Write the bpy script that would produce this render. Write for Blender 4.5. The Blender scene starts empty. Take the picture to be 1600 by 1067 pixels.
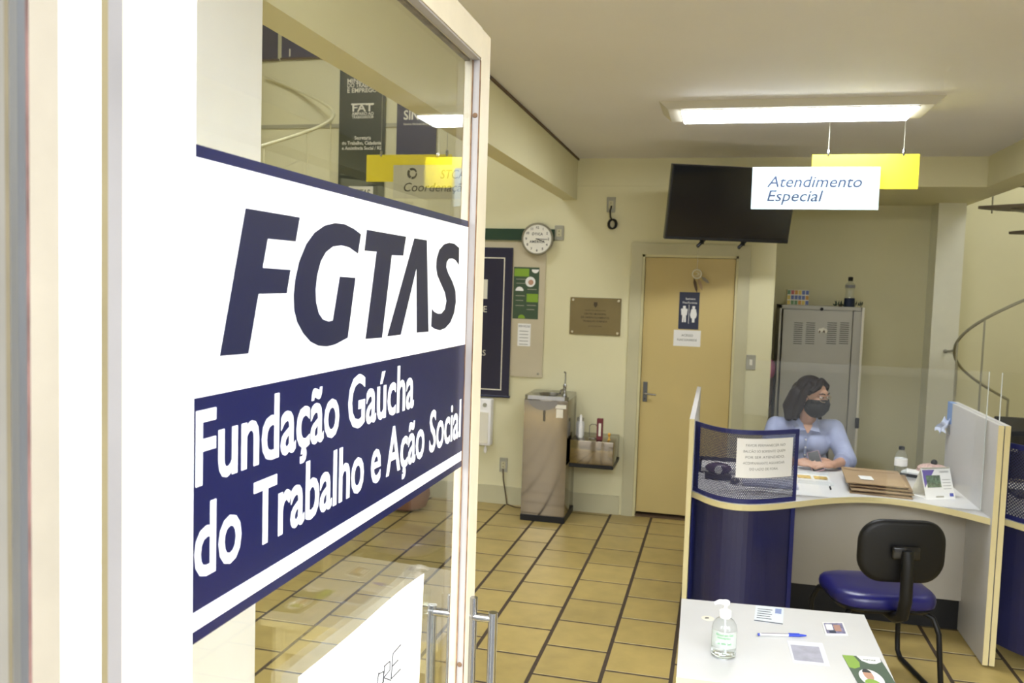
import bpy, bmesh, math, random
import numpy as np
from mathutils import Vector, Matrix
random.seed(7)
PI = math.pi
SC = bpy.context.scene
COL = SC.collection

# ------------------------------------------------------------------ camera
CAM_H = 1.82
F_PX = 1323.0
YAW, PIT, ROL = math.radians(13.82), math.radians(3.724), math.radians(-1.805)
_cy, _sy, _cp, _sp, _cr, _sr = math.cos(YAW), math.sin(YAW), math.cos(PIT), math.sin(PIT), math.cos(ROL), math.sin(ROL)
_fwd = Vector((-_sy*_cp, _cy*_cp, -_sp))
_r0 = Vector((_cy, _sy, 0))
_d0 = _fwd.cross(_r0)
_rt = _cr*_r0 + _sr*_d0
_dn = -_sr*_r0 + _cr*_d0
CAM = Vector((0, 0, CAM_H))
cam_data = bpy.data.cameras.new('camera')
cam = bpy.data.objects.new('camera', cam_data)
COL.objects.link(cam)
cam.matrix_world = Matrix(((_rt.x, -_dn.x, -_fwd.x, CAM.x), (_rt.y, -_dn.y, -_fwd.y, CAM.y), (_rt.z, -_dn.z, -_fwd.z, CAM.z), (0, 0, 0, 1)))
cam_data.sensor_width = 36.0
cam_data.lens = 36.0*F_PX/1600.0
cam_data.clip_start = 0.05
cam_data.dof.use_dof = True
cam_data.dof.focus_distance = 1.5
cam_data.dof.aperture_fstop = 11.0
SC.camera = cam

# ------------------------------------------------------------------ daylight outside and exposure
world = bpy.data.worlds.new('daylight')
SC.world = world
world.use_nodes = True
_bg = world.node_tree.nodes['Background']
_bg.inputs[0].default_value = (0.93, 0.965, 1.0, 1)
_bg.inputs[1].default_value = 8.0
SC.view_settings.view_transform = 'Standard'
SC.view_settings.look = 'None'
SC.view_settings.gamma = 1.0
SC.view_settings.use_curve_mapping = False
SC.view_settings.exposure = 0.66
LAMP_W = 24.0        # strength of the fluorescent diffusers


def hit(x, y, axis, val):
    """where the sight line through photo pixel (x, y) meets the plane axis = val"""
    d = _rt*((x-800.0)/F_PX) + _dn*((y-533.5)/F_PX) + _fwd
    t = (val-CAM[axis])/d[axis]
    return CAM + d*t


# ------------------------------------------------------------------ materials
MATS = {}


def nodes_of(name):
    m = bpy.data.materials.new(name)
    m.use_nodes = True
    return m, m.node_tree, m.node_tree.nodes['Principled BSDF']


def paint(name, col, rough=0.5, metal=0.0, var=0.0, scale=6.0, bump=0.0, bscale=60.0, spec=0.5, island=0.0, coat=0.0):
    if name in MATS:
        return MATS[name]
    m, nt, b = nodes_of(name)
    b.inputs['Base Color'].default_value = (*col, 1)
    b.inputs['Roughness'].default_value = rough
    b.inputs['Metallic'].default_value = metal
    b.inputs['Specular IOR Level'].default_value = spec
    b.inputs['Coat Weight'].default_value = coat
    tc = nt.nodes.new('ShaderNodeTexCoord')
    if var or island:
        hsv = nt.nodes.new('ShaderNodeHueSaturation')
        hsv.inputs['Color'].default_value = (*col, 1)
        add = nt.nodes.new('ShaderNodeMath'); add.operation = 'ADD'; add.inputs[0].default_value = 1.0; add.inputs[1].default_value = 0.0
        if var:
            n = nt.nodes.new('ShaderNodeTexNoise'); n.inputs['Scale'].default_value = scale; n.inputs['Detail'].default_value = 4
            nt.links.new(tc.outputs['Object'], n.inputs['Vector'])
            mr = nt.nodes.new('ShaderNodeMapRange'); mr.inputs[1].default_value = 0.3; mr.inputs[2].default_value = 0.7
            mr.inputs[3].default_value = 1-var; mr.inputs[4].default_value = 1+var
            nt.links.new(n.outputs['Fac'], mr.inputs[0]); nt.links.new(mr.outputs[0], add.inputs[0])
        if island:
            g = nt.nodes.new('ShaderNodeNewGeometry')
            mr2 = nt.nodes.new('ShaderNodeMapRange'); mr2.inputs[3].default_value = -island; mr2.inputs[4].default_value = island
            nt.links.new(g.outputs['Random Per Island'], mr2.inputs[0]); nt.links.new(mr2.outputs[0], add.inputs[1])
        nt.links.new(add.outputs[0], hsv.inputs['Value'])
        nt.links.new(hsv.outputs[0], b.inputs['Base Color'])
    if bump:
        n2 = nt.nodes.new('ShaderNodeTexNoise'); n2.inputs['Scale'].default_value = bscale; n2.inputs['Detail'].default_value = 3
        nt.links.new(tc.outputs['Object'], n2.inputs['Vector'])
        bp = nt.nodes.new('ShaderNodeBump'); bp.inputs['Strength'].default_value = bump; bp.inputs['Distance'].default_value = 0.004
        nt.links.new(n2.outputs['Fac'], bp.inputs['Height']); nt.links.new(bp.outputs[0], b.inputs['Normal'])
    MATS[name] = m
    return m


def emit(name, col, s):
    m, nt, b = nodes_of(name)
    b.inputs['Base Color'].default_value = (0.9, 0.9, 0.9, 1)
    b.inputs['Emission Color'].default_value = (*col, 1)
    b.inputs['Emission Strength'].default_value = s
    return m


def clear_sheet(name, tint=(0.95, 0.96, 0.95), r0=0.04, haze=0.0):
    """flat pane: straight-through view plus mirror reflection growing towards grazing angles"""
    m = bpy.data.materials.new(name); m.use_nodes = True
    nt = m.node_tree; nt.nodes.clear()
    out = nt.nodes.new('ShaderNodeOutputMaterial')
    geo = nt.nodes.new('ShaderNodeNewGeometry')
    dot = nt.nodes.new('ShaderNodeVectorMath'); dot.operation = 'DOT_PRODUCT'
    nt.links.new(geo.outputs['Incoming'], dot.inputs[0]); nt.links.new(geo.outputs['Normal'], dot.inputs[1])

    def math_(op, a, b_=None):
        n = nt.nodes.new('ShaderNodeMath'); n.operation = op
        for i, v in enumerate((a, b_)):
            if v is None: continue
            if isinstance(v, (int, float)): n.inputs[i].default_value = v
            else: nt.links.new(v, n.inputs[i])
        return n.outputs[0]
    c = math_('ABSOLUTE', dot.outputs['Value'])
    f = math_('ADD', math_('MULTIPLY', math_('POWER', math_('SUBTRACT', 1.0, c), 5.0), 1-r0), r0)
    tr = nt.nodes.new('ShaderNodeBsdfTransparent'); tr.inputs[0].default_value = (*tint, 1)
    gl = nt.nodes.new('ShaderNodeBsdfGlossy'); gl.inputs['Roughness'].default_value = 0.0
    mx = nt.nodes.new('ShaderNodeMixShader')
    nt.links.new(f, mx.inputs[0]); nt.links.new(tr.outputs[0], mx.inputs[1]); nt.links.new(gl.outputs[0], mx.inputs[2])
    last = mx
    if haze:
        df = nt.nodes.new('ShaderNodeBsdfDiffuse'); df.inputs[0].default_value = (0.8, 0.8, 0.8, 1)
        m2 = nt.nodes.new('ShaderNodeMixShader'); m2.inputs[0].default_value = haze
        nt.links.new(mx.outputs[0], m2.inputs[1]); nt.links.new(df.outputs[0], m2.inputs[2]); last = m2
    nt.links.new(last.outputs[0], out.inputs[0])
    MATS[name] = m
    return m


def mesh_metal(name, col, pitch=0.0095, hole=0.29):
    """perforated sheet: staggered round holes laid out in the sheet's own UV (metres)"""
    m, nt, b = nodes_of(name)
    b.inputs['Base Color'].default_value = (*col, 1); b.inputs['Roughness'].default_value = 0.45
    uv = nt.nodes.new('ShaderNodeUVMap')
    sep = nt.nodes.new('ShaderNodeSeparateXYZ'); nt.links.new(uv.outputs[0], sep.inputs[0])

    def mm(op, a, b_=None):
        n = nt.nodes.new('ShaderNodeMath'); n.operation = op
        for i, v in enumerate((a, b_)):
            if v is None: continue
            if isinstance(v, (int, float)): n.inputs[i].default_value = v
            else: nt.links.new(v, n.inputs[i])
        return n.outputs[0]
    v = mm('DIVIDE', sep.outputs[1], pitch*0.87)
    row = mm('FLOOR', v)
    off = mm('MULTIPLY', mm('MODULO', row, 2.0), 0.5)
    u = mm('ADD', mm('DIVIDE', sep.outputs[0], pitch), off)
    du = mm('SUBTRACT', mm('FRACT', u), 0.5)
    dv = mm('MULTIPLY', mm('SUBTRACT', mm('FRACT', v), 0.5), 0.87)
    d = mm('SQRT', mm('ADD', mm('MULTIPLY', du, du), mm('MULTIPLY', dv, dv)))
    solid = mm('GREATER_THAN', d, hole)
    tr = nt.nodes.new('ShaderNodeBsdfTransparent'); mx = nt.nodes.new('ShaderNodeMixShader')
    out = nt.nodes['Material Output']
    nt.links.new(solid, mx.inputs[0]); nt.links.new(tr.outputs[0], mx.inputs[1]); nt.links.new(b.outputs[0], mx.inputs[2])
    nt.links.new(mx.outputs[0], out.inputs[0])
    return m


def liquid_clear(name, col=(1, 1, 1), rough=0.02, ior=1.4):
    m, nt, b = nodes_of(name)
    b.inputs['Base Color'].default_value = (*col, 1); b.inputs['Roughness'].default_value = rough
    b.inputs['Transmission Weight'].default_value = 1.0; b.inputs['IOR'].default_value = ior
    return m


M_WALL = paint('wall_paint', (0.72, 0.68, 0.44), 0.6, var=0.04, scale=1.3, bump=0.15, bscale=140)
M_CEIL = paint('ceiling_paint', (0.74, 0.725, 0.74), 0.7, var=0.04, scale=0.9, bump=0.1, bscale=80)
M_TILE = paint('floor_tile', (0.42, 0.315, 0.108), 0.34, var=0.10, scale=9, island=0.09, bump=0.08, bscale=25)
M_GROUT = paint('grout', (0.055, 0.036, 0.022), 0.8, var=0.2, scale=30)
M_TRIM = paint('trim_paint', (0.54, 0.51, 0.33), 0.45, var=0.03)
M_DOORC = paint('door_cream', (0.60, 0.47, 0.19), 0.4, var=0.03, scale=2)
M_DOORF = paint('door_frame_cream', (0.66, 0.61, 0.36), 0.45)
M_WHITE = paint('white_paint', (0.93, 0.92, 0.92), 0.45, var=0.02)
M_CREAM = paint('cream_paint', (0.62, 0.55, 0.41), 0.5, var=0.05, scale=14)
M_PINK = paint('pale_pink_paint', (0.27, 0.24, 0.19), 0.6, var=0.08, scale=14)
M_ALU = paint('brushed_aluminium', (0.20, 0.20, 0.20), 0.4, metal=0.6, var=0.12, scale=4)
M_ALUD = paint('dull_aluminium', (0.125, 0.13, 0.14), 0.45, metal=0.4, var=0.15, scale=5)
M_RUST = paint('dirt_brown', (0.18, 0.10, 0.05), 0.8, var=0.4, scale=40)
M_CHROME = paint('chrome', (0.40, 0.40, 0.41), 0.2, metal=1.0)
M_STEEL = paint('mirror_steel', (0.25, 0.215, 0.165), 0.10, metal=1.0, bump=0.03, bscale=6)
M_STEELD = paint('dark_steel', (0.20, 0.19, 0.18), 0.2, metal=1.0)
M_NAVY = paint('navy_vinyl', (0.0045, 0.0065, 0.046), 0.25)
M_NAVYD = paint('navy_lettering', (0.008, 0.010, 0.034), 0.2)
M_NAVYB = paint('navy_banner_cloth', (0.035, 0.035, 0.085), 0.6)
M_BAND = paint('dark_green_banner_cloth', (0.032, 0.042, 0.028), 0.6)
M_VINYLW = paint('white_vinyl', (0.90, 0.90, 0.92), 0.3)
M_PAPER = paint('paper_white', (0.86, 0.86, 0.85), 0.7)
M_PAPERC = paint('paper_cream', (0.80, 0.77, 0.66), 0.7)
M_INK = paint('ink_black', (0.02, 0.02, 0.025), 0.6)
M_INKG = paint('ink_grey', (0.22, 0.22, 0.22), 0.6)
M_INKB = paint('ink_blue', (0.003, 0.013, 0.045), 0.6)
M_YEL = paint('yellow_plate', (0.90, 0.74, 0.03), 0.35)
M_SIGNW = paint('signboard_white', (0.40, 0.50, 0.53), 0.35)
M_SIGNG = paint('signboard_grey', (0.60, 0.58, 0.44), 0.4)
M_TV = paint('tv_black', (0.004, 0.004, 0.006), 0.12)
M_BLACK = paint('black_plastic', (0.006, 0.006, 0.0065), 0.45, spec=0.3, bump=0.1, bscale=200)
M_BLACKG = paint('black_gloss', (0.01, 0.01, 0.012), 0.2)
M_BLUEM = paint('blue_metal', (0.014, 0.018, 0.125), 0.4)
M_BLUEP = paint('blue_panel', (0.016, 0.017, 0.065), 0.3, var=0.1, scale=3)
M_PERF = mesh_metal('perforated_blue_metal', (0.030, 0.032, 0.085))
M_LAMW = paint('white_laminate', (0.64, 0.64, 0.64), 0.35, var=0.02)
M_LAMG = paint('grey_white_laminate', (0.52, 0.51, 0.50), 0.4, var=0.02)
M_EDGE = paint('cream_edging', (0.70, 0.61, 0.33), 0.4)
M_VINYLB = paint('blue_leatherette', (0.010, 0.010, 0.105), 0.28, bump=0.12, bscale=300)
M_LOCK = paint('locker_grey', (0.45, 0.44, 0.39), 0.4, var=0.02)
M_LOCKD = paint('locker_slot', (0.10, 0.10, 0.085), 0.6)
M_BRASS = paint('bronze_plate', (0.20, 0.155, 0.065), 0.35, metal=0.5, var=0.06)
M_BRASSD = paint('plate_lettering', (0.05, 0.035, 0.012), 0.5)
M_BOLT = paint('bolt_cap', (0.75, 0.70, 0.55), 0.3, metal=0.6)
M_GREENB = paint('green_board', (0.012, 0.045, 0.02), 0.5)
M_GREEND = paint('poster_dark_green', (0.045, 0.085, 0.045), 0.5)
M_GREENL = paint('poster_light_green', (0.22, 0.38, 0.03), 0.5)
M_BOARD = paint('pinboard_beige', (0.55, 0.49, 0.35), 0.7, var=0.03)
M_GREYP = paint('grey_plastic', (0.36, 0.35, 0.28), 0.5)
M_CLOCKR = paint('clock_rim', (0.26, 0.24, 0.17), 0.4)
M_CLOCKF = paint('clock_face', (0.82, 0.80, 0.72), 0.4)
M_STAIR = paint('stair_steel_paint', (0.40, 0.38, 0.27), 0.45)
M_STAIRD = paint('stair_tread_brown', (0.17, 0.14, 0.10), 0.6)
M_RAILL = paint('railing_cream', (0.70, 0.66, 0.42), 0.4)
M_SKIN = paint('skin', (0.50, 0.29, 0.20), 0.5, var=0.04, scale=20)
M_HAIR = paint('dark_brown_hair', (0.012, 0.007, 0.006), 0.6, spec=0.25, bump=0.6, bscale=90)
M_SHIRT = paint('light_blue_shirt', (0.34, 0.38, 0.56), 0.75, var=0.08, scale=14, bump=0.9, bscale=16)
M_TROUS = paint('dark_trousers', (0.02, 0.02, 0.03), 0.8)
M_MASK = paint('black_cloth_mask', (0.012, 0.012, 0.013), 0.8)
M_GLASSES = paint('glasses_metal', (0.45, 0.33, 0.22), 0.3, metal=0.8)
M_KRAFT = paint('kraft_paper', (0.36, 0.25, 0.14), 0.7, var=0.06)
M_KRAFTD = paint('kraft_paper_brown', (0.26, 0.17, 0.09), 0.7, var=0.06)
M_PINKC = paint('pink_cloth', (0.60, 0.16, 0.30), 0.8)
M_BROWN = paint('dark_brown', (0.10, 0.06, 0.03), 0.7)
M_RED = paint('dark_red_card', (0.14, 0.012, 0.02), 0.5)
M_ORANGE = paint('orange_plastic', (0.75, 0.42, 0.05), 0.4)
M_TERRA = paint('terracotta', (0.22, 0.10, 0.05), 0.7)
M_BLUE = paint('blue_plastic', (0.02, 0.05, 0.45), 0.3)
M_TAPEB = paint('blue_tape', (0.20, 0.32, 0.60), 0.6)
M_LABELG = paint('label_green', (0.42, 0.62, 0.40), 0.5)
M_INKGR = paint('label_ink_green', (0.08, 0.30, 0.12), 0.5)
M_CHECK = paint('checked_pink_cloth', (0.55, 0.38, 0.34), 0.8, var=0.35, scale=90)
M_PURPLE = paint('dark_purple_plastic', (0.045, 0.012, 0.06), 0.25)
M_PHOTO = paint('photo_print', (0.10, 0.16, 0.10), 0.4, var=0.6, scale=60)
M_PHOTOB = paint('photo_print_blue', (0.16, 0.15, 0.28), 0.4, var=0.7, scale=70)
M_PAVE = paint('pavement_asphalt', (0.045, 0.045, 0.045), 0.8, var=0.1, scale=3)
M_FROST = paint('frosted_plastic', (0.72, 0.74, 0.75), 0.3)
M_GLASS = clear_sheet('door_glass', (0.975, 0.985, 0.97))
M_ACR = clear_sheet('acrylic_sheet', (0.985, 0.99, 0.985), 0.03, 0.001)
M_ACRE = paint('acrylic_edge', (0.75, 0.80, 0.80), 0.2)
M_PET = clear_sheet('clear_plastic_bottle', (0.93, 0.95, 0.95), 0.06, 0.05)
M_GEL = liquid_clear('clear_gel', (0.97, 0.99, 0.97), 0.02, 1.33)
M_TUBE = emit('fluorescent_diffuser', (0.93, 0.96, 1.0), LAMP_W)


# ------------------------------------------------------------------ geometry kit
class G:
    def __init__(s):
        s.v = []; s.f = []

    def add(s, v, f):
        o = len(s.v)
        s.v += [Vector(p) for p in v]
        s.f += [tuple(i+o for i in q) for q in f]
        return s

    def box(s, x0, x1, y0, y1, z0, z1):
        x0, x1 = sorted((x0, x1)); y0, y1 = sorted((y0, y1)); z0, z1 = sorted((z0, z1))
        return s.add([(x0, y0, z0), (x1, y0, z0), (x1, y1, z0), (x0, y1, z0), (x0, y0, z1), (x1, y0, z1), (x1, y1, z1), (x0, y1, z1)],
                     [(0, 3, 2, 1), (4, 5, 6, 7), (0, 1, 5, 4), (1, 2, 6, 5), (2, 3, 7, 6), (3, 0, 4, 7)])

    def rbox(s, x0, x1, y0, y1, z0, z1, r=0.005, seg=2):
        bm = bmesh.new()
        g = G().box(x0, x1, y0, y1, z0, z1)
        vs = [bm.verts.new(p) for p in g.v]
        for q in g.f: bm.faces.new([vs[i] for i in q])
        bmesh.ops.bevel(bm, geom=bm.edges[:], offset=r, segments=seg, affect='EDGES', profile=0.5)
        bm.verts.index_update()
        s.add([v.co.copy() for v in bm.verts], [tuple(v.index for v in f.verts) for f in bm.faces])
        bm.free()
        return s

    def prism(s, poly, o, u, v, n, t):
        """polygon in the (u, v) plane at o, thickened by t along n"""
        o, u, v, n = Vector(o), Vector(u), Vector(v), Vector(n)
        k = len(poly)
        a = [o+u*p[0]+v*p[1] for p in poly]; b = [p+n*t for p in a]
        return s.add(a+b, [tuple(range(k))[::-1], tuple(range(k, 2*k))]+[(i, (i+1) % k, (i+1) % k+k, i+k) for i in range(k)])

    def slab(s, pts, n, t):
        n = Vector(n); k = len(pts)
        a = [Vector(p) for p in pts]; b = [p+n*t for p in a]
        return s.add(a+b, [tuple(range(k))[::-1], tuple(range(k, 2*k))]+[(i, (i+1) % k, (i+1) % k+k, i+k) for i in range(k)])

    def tube(s, pts, r, n=10, closed=False):
        pts = [Vector(p) for p in pts]; k = len(pts)
        rr = r if isinstance(r, (list, tuple)) else [r]*k
        o = len(s.v); prev = None
        for i, p in enumerate(pts):
            if closed: t = pts[(i+1) % k]-pts[i-1]
            elif i == 0: t = pts[1]-pts[0]
            elif i == k-1: t = pts[-1]-pts[-2]
            else: t = (pts[i+1]-p).normalized()+(p-pts[i-1]).normalized()
            t.normalize()
            if prev is None:
                a = Vector((0, 0, 1)) if abs(t.z) < 0.9 else Vector((1, 0, 0))
                a = (a-t*a.dot(t)).normalized()
            else:
                a = (prev-t*prev.dot(t)).normalized()
            prev = a; b = t.cross(a)
            for j in range(n):
                th = 2*PI*j/n
                s.v.append(p+(a*math.cos(th)+b*math.sin(th))*rr[i])
        m = k if closed else k-1
        for i in range(m):
            i2 = (i+1) % k
            for j in range(n):
                j2 = (j+1) % n
                s.f.append((o+i*n+j, o+i*n+j2, o+i2*n+j2, o+i2*n+j))
        if not closed:
            s.f.append(tuple(o+j for j in range(n))[::-1]); s.f.append(tuple(o+(k-1)*n+j for j in range(n)))
        return s

    def lathe(s, prof, c=(0, 0, 0), n=28, ax=(1, 1)):
        c = Vector(c); o = len(s.v); k = len(prof)
        for r, z in prof:
            for j in range(n):
                th = 2*PI*j/n
                s.v.append(c+Vector((r*math.cos(th)*ax[0], r*math.sin(th)*ax[1], z)))
        for i in range(k-1):
            for j in range(n):
                j2 = (j+1) % n
                s.f.append((o+i*n+j, o+i*n+j2, o+(i+1)*n+j2, o+(i+1)*n+j))
        s.f.append(tuple(o+j for j in range(n))[::-1]); s.f.append(tuple(o+(k-1)*n+j for j in range(n)))
        return s

    def ball(s, c, r, n=20, m=12, M=None):
        c = Vector(c)
        if not isinstance(r, (tuple, list)): r = (r, r, r)
        o = len(s.v)
        P = [Vector((0, 0, -r[2]))]
        for i in range(1, m):
            a = -PI/2+PI*i/m
            for j in range(n):
                b = 2*PI*j/n
                P.append(Vector((r[0]*math.cos(a)*math.cos(b), r[1]*math.cos(a)*math.sin(b), r[2]*math.sin(a))))
        P.append(Vector((0, 0, r[2])))
        if M is not None: P = [M @ p for p in P]
        s.v += [c+p for p in P]
        for j in range(n):
            s.f.append((o, o+1+(j+1) % n, o+1+j))
            s.f.append((o+len(P)-1, o+1+(m-2)*n+j, o+1+(m-2)*n+(j+1) % n))
        for i in range(m-2):
            for j in range(n):
                a = o+1+i*n
                s.f.append((a+j, a+(j+1) % n, a+n+(j+1) % n, a+n+j))
        return s

    def limb(s, pts, rr, n=16):
        for p, r in zip(pts, rr): s.ball(p, r, n, 10)
        for i in range(len(pts)-1): s.tube([pts[i], pts[i+1]], [rr[i], rr[i+1]], n)
        return s

    def grid(s, fn, nu, nv, n=None, t=0.0):
        """surface fn(u, v) for u, v in 0..1, thickened along vector n by t"""
        o = len(s.v)
        P = [Vector(fn(i/nu, j/nv)) for j in range(nv+1) for i in range(nu+1)]
        w = nu+1
        F = [(j*w+i, j*w+i+1, (j+1)*w+i+1, (j+1)*w+i) for j in range(nv) for i in range(nu)]
        if t:
            k = len(P); P2 = [p+Vector(n)*t for p in P]
            F2 = [tuple(q+k for q in f[::-1]) for f in F]
            rim = [i for i in range(w)]+[j*w+nu for j in range(1, nv+1)]+[nv*w+i for i in range(nu-1, -1, -1)]+[j*w for j in range(nv-1, 0, -1)]
            R_ = [(rim[(i+1) % len(rim)], rim[i], rim[i]+k, rim[(i+1) % len(rim)]+k) for i in range(len(rim))]
            P += P2; F += F2+R_
        return s.add(P, F)

    def xf(s, M):
        s.v = [M @ p for p in s.v]
        return s


def build(name, g, mat, parent=None, smooth=False, angle=40, fixn=True):
    me = bpy.data.meshes.new(name)
    vs = g.v
    if parent is not None:
        inv = parent.matrix_basis.inverted()
        pp = parent.parent
        while pp is not None:
            inv = inv @ pp.matrix_basis.inverted(); pp = pp.parent
        vs = [inv @ p for p in vs]
    me.from_pydata([tuple(p) for p in vs], [], g.f)
    if fixn:
        bm = bmesh.new(); bm.from_mesh(me)
        bmesh.ops.recalc_face_normals(bm, faces=bm.faces[:])
        bm.to_mesh(me); bm.free()
    me.materials.append(mat)
    if smooth:
        me.polygons.foreach_set('use_smooth', [True]*len(me.polygons))
        try: me.set_sharp_from_angle(angle=math.radians(angle))
        except Exception: pass
    me.update()
    o = bpy.data.objects.new(name, me)
    COL.objects.link(o)
    if parent is not None: o.parent = parent
    return o


def tag(o, label=None, cat=None, group=None, kind=None):
    if label: o['label'] = label
    if cat: o['category'] = cat
    if group: o['group'] = group
    if kind: o['kind'] = kind
    return o


def thing(name, label, cat, loc=(0, 0, 0), rz=0.0, group=None, M=None):
    o = bpy.data.objects.new(name, None)
    o.empty_display_size = 0.05
    COL.objects.link(o)
    o.matrix_basis = M if M is not None else (Matrix.Translation(Vector(loc)) @ Matrix.Rotation(rz, 4, 'Z'))
    return tag(o, label, cat, group)


def struct(name, g, mat, label=None, parent=None, smooth=False):
    o = build(name, g, mat, parent, smooth)
    if parent is None: tag(o, label, None, None, 'structure')
    return o


def fuse(g, voxel, smooth=4, fac=0.5):
    """one continuous closed skin around overlapping solids"""
    o = build('fuse_tmp', g, M_SKIN)
    r = o.modifiers.new('r', 'REMESH'); r.mode = 'VOXEL'; r.voxel_size = voxel
    if smooth:
        s_ = o.modifiers.new('s', 'SMOOTH'); s_.iterations = smooth; s_.factor = fac
    dg = bpy.context.evaluated_depsgraph_get()
    me = o.evaluated_get(dg).to_mesh()
    out = G(); out.v = [v.co.copy() for v in me.vertices]; out.f = [tuple(p.vertices) for p in me.polygons]
    bpy.data.objects.remove(o)
    return out


_CAP = None


def letters(s, bold=0.0, shear=0.0, extrude=0.0, space=1.0):
    c = bpy.data.curves.new('txt', 'FONT')
    c.body = s; c.size = 1.0; c.offset = bold; c.shear = shear; c.space_character = space
    c.resolution_u = 3; c.fill_mode = 'BOTH'; c.extrude = 0.5
    o = bpy.data.objects.new('txt', c); COL.objects.link(o)
    dg = bpy.context.evaluated_depsgraph_get()
    me = o.evaluated_get(dg).to_mesh()
    v = [p.co.copy() for p in me.vertices]; f = [tuple(p.vertices) for p in me.polygons]
    bpy.data.objects.remove(o); bpy.data.curves.remove(c)
    return v, f


def text(parent, s, o, u, v, n, cap, mat, width=None, bold=0.0, shear=0.0, t=0.0004, align='L', name='lettering', space=1.0, words=False):
    """lettering standing t proud of the plane; o = start of the baseline, cap = height of a capital"""
    global _CAP
    if _CAP is None:
        hv, _ = letters('H'); _CAP = max(p.y for p in hv)
    V, Fc = letters(s, bold, shear, space=space)
    x0 = min(p.x for p in V); x1 = max(p.x for p in V)
    k = cap/_CAP
    kx = (width/(x1-x0)) if width else k
    w = (x1-x0)*kx
    off = {'L': 0, 'C': -w/2, 'R': -w}[align]
    o, u, v, n = Vector(o), Vector(u).normalized(), Vector(v).normalized(), Vector(n).normalized()
    g = G()
    g.v = [o+u*((p.x-x0)*kx+off)+v*(p.y*k)+n*((p.z+0.5)*t) for p in V]
    g.f = Fc
    if words:                       # one part per word
        iv = sorted((min(V[i].x for i in q), max(V[i].x for i in q)) for q in Fc)
        cuts = []; end = iv[0][1]
        for a_, b_ in iv:
            if a_-end > 0.16: cuts.append((a_+end)/2)
            end = max(end, b_)
        cuts = [-1e9]+cuts+[1e9]
        for lo, hi in zip(cuts[:-1], cuts[1:]):
            fs = [q for q in Fc if lo < V[q[0]].x < hi]
            used = sorted({i for q in fs for i in q}); mp = {i: k_ for k_, i in enumerate(used)}
            gw = G(); gw.v = [g.v[i] for i in used]; gw.f = [tuple(mp[i] for i in q) for q in fs]
            o_ = build(name, gw, mat, parent)
        return o_
    return build(name, g, mat, parent)


def circle(c, u, v, r, n=28, a0=0.0, a1=2*PI, ry=None):
    c, u, v = Vector(c), Vector(u), Vector(v)
    full = abs(a1-a0-2*PI) < 1e-6
    m = n if full else n+1
    return [c+u*(r*math.cos(a0+(a1-a0)*i/n))+v*((ry or r)*math.sin(a0+(a1-a0)*i/n)) for i in range(m)]


def copy_tree(o, parent=None):
    c = o.copy(); COL.objects.link(c)
    if parent is not None: c.parent = parent
    for ch in list(o.children): copy_tree(ch, c)
    return c


EX, EY, EZ = Vector((1, 0, 0)), Vector((0, 1, 0)), Vector((0, 0, 1))

# ================================================================== SETTING
YB = 6.79           # face of the back wall
CZ = 2.857          # ceiling
HZ = 4.5            # high ceiling of the two stair wells
YR = 8.16           # back of the recess
# floor: tiles laid in staggered columns over a dark grout bed
fg = G()
xs = [-0.151, -0.471, -0.796, -1.123, -1.350, -1.681]
while xs[-1] > -5.4: xs.append(xs[-1]-0.326)
xr = [-0.151]
while xr[-1] < 4.6: xr.append(xr[-1]+0.326)
lines = sorted(set([round(x, 4) for x in xs+xr]))
offs = {-0.471: 4.1505-0.34, -0.151: 3.951, -0.796: 4.150, -1.123: 4.337, -1.35: 4.56, -1.681: 4.24}
rnd = random.Random(3)
for xa, xb in zip(lines[:-1], lines[1:]):
    base = {-0.151: 3.951+0.17, -0.471: 3.951, -0.796: 4.1505, -1.123: 4.337, -1.35: 4.14, -1.681: 4.44}.get(xa, 4+rnd.random()*0.34)
    y = base-0.34*14
    while y < 8.3:
        if y+0.34 > 0.44:
            gx, gy, b = 0.0105, 0.0098, 0.001
            x0, x1, y0, y1 = xa+gx, xb-gx, max(y, 0.42)+gy, min(y+0.34, 8.3)-gy
            fg.add([(x0-b, y0-b, -0.0022), (x1+b, y0-b, -0.0022), (x1+b, y1+b, -0.0022), (x0-b, y1+b, -0.0022), (x0, y0, 0), (x1, y0, 0), (x1, y1, 0), (x0, y1, 0)],
                   [(4, 5, 6, 7), (0, 1, 5, 4), (1, 2, 6, 5), (2, 3, 7, 6), (3, 0, 4, 7)])
        y += 0.34
floor = struct('floor', fg, M_TILE, 'ochre clay floor tiles with dark grout lines')
struct('grout_bed', G().box(-5.5, 4.7, 0.42, 8.3, -0.05, -0.0016), M_GROUT, parent=floor)
pv = struct('pavement', G().box(-14, 14, -12, 0.42, -0.06, -0.01), M_PAVE, 'dark asphalt outside the entrance')
struct('wall_street_light_block', G().box(-14, 14, -12.3, -12, -0.06, 5.5), paint('street_light_block', (0.16, 0.15, 0.14), 0.8, var=0.2, scale=0.6), 'unseen dull building front added across the street to block low sky light')  # added out of view to cut the low sky light

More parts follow.
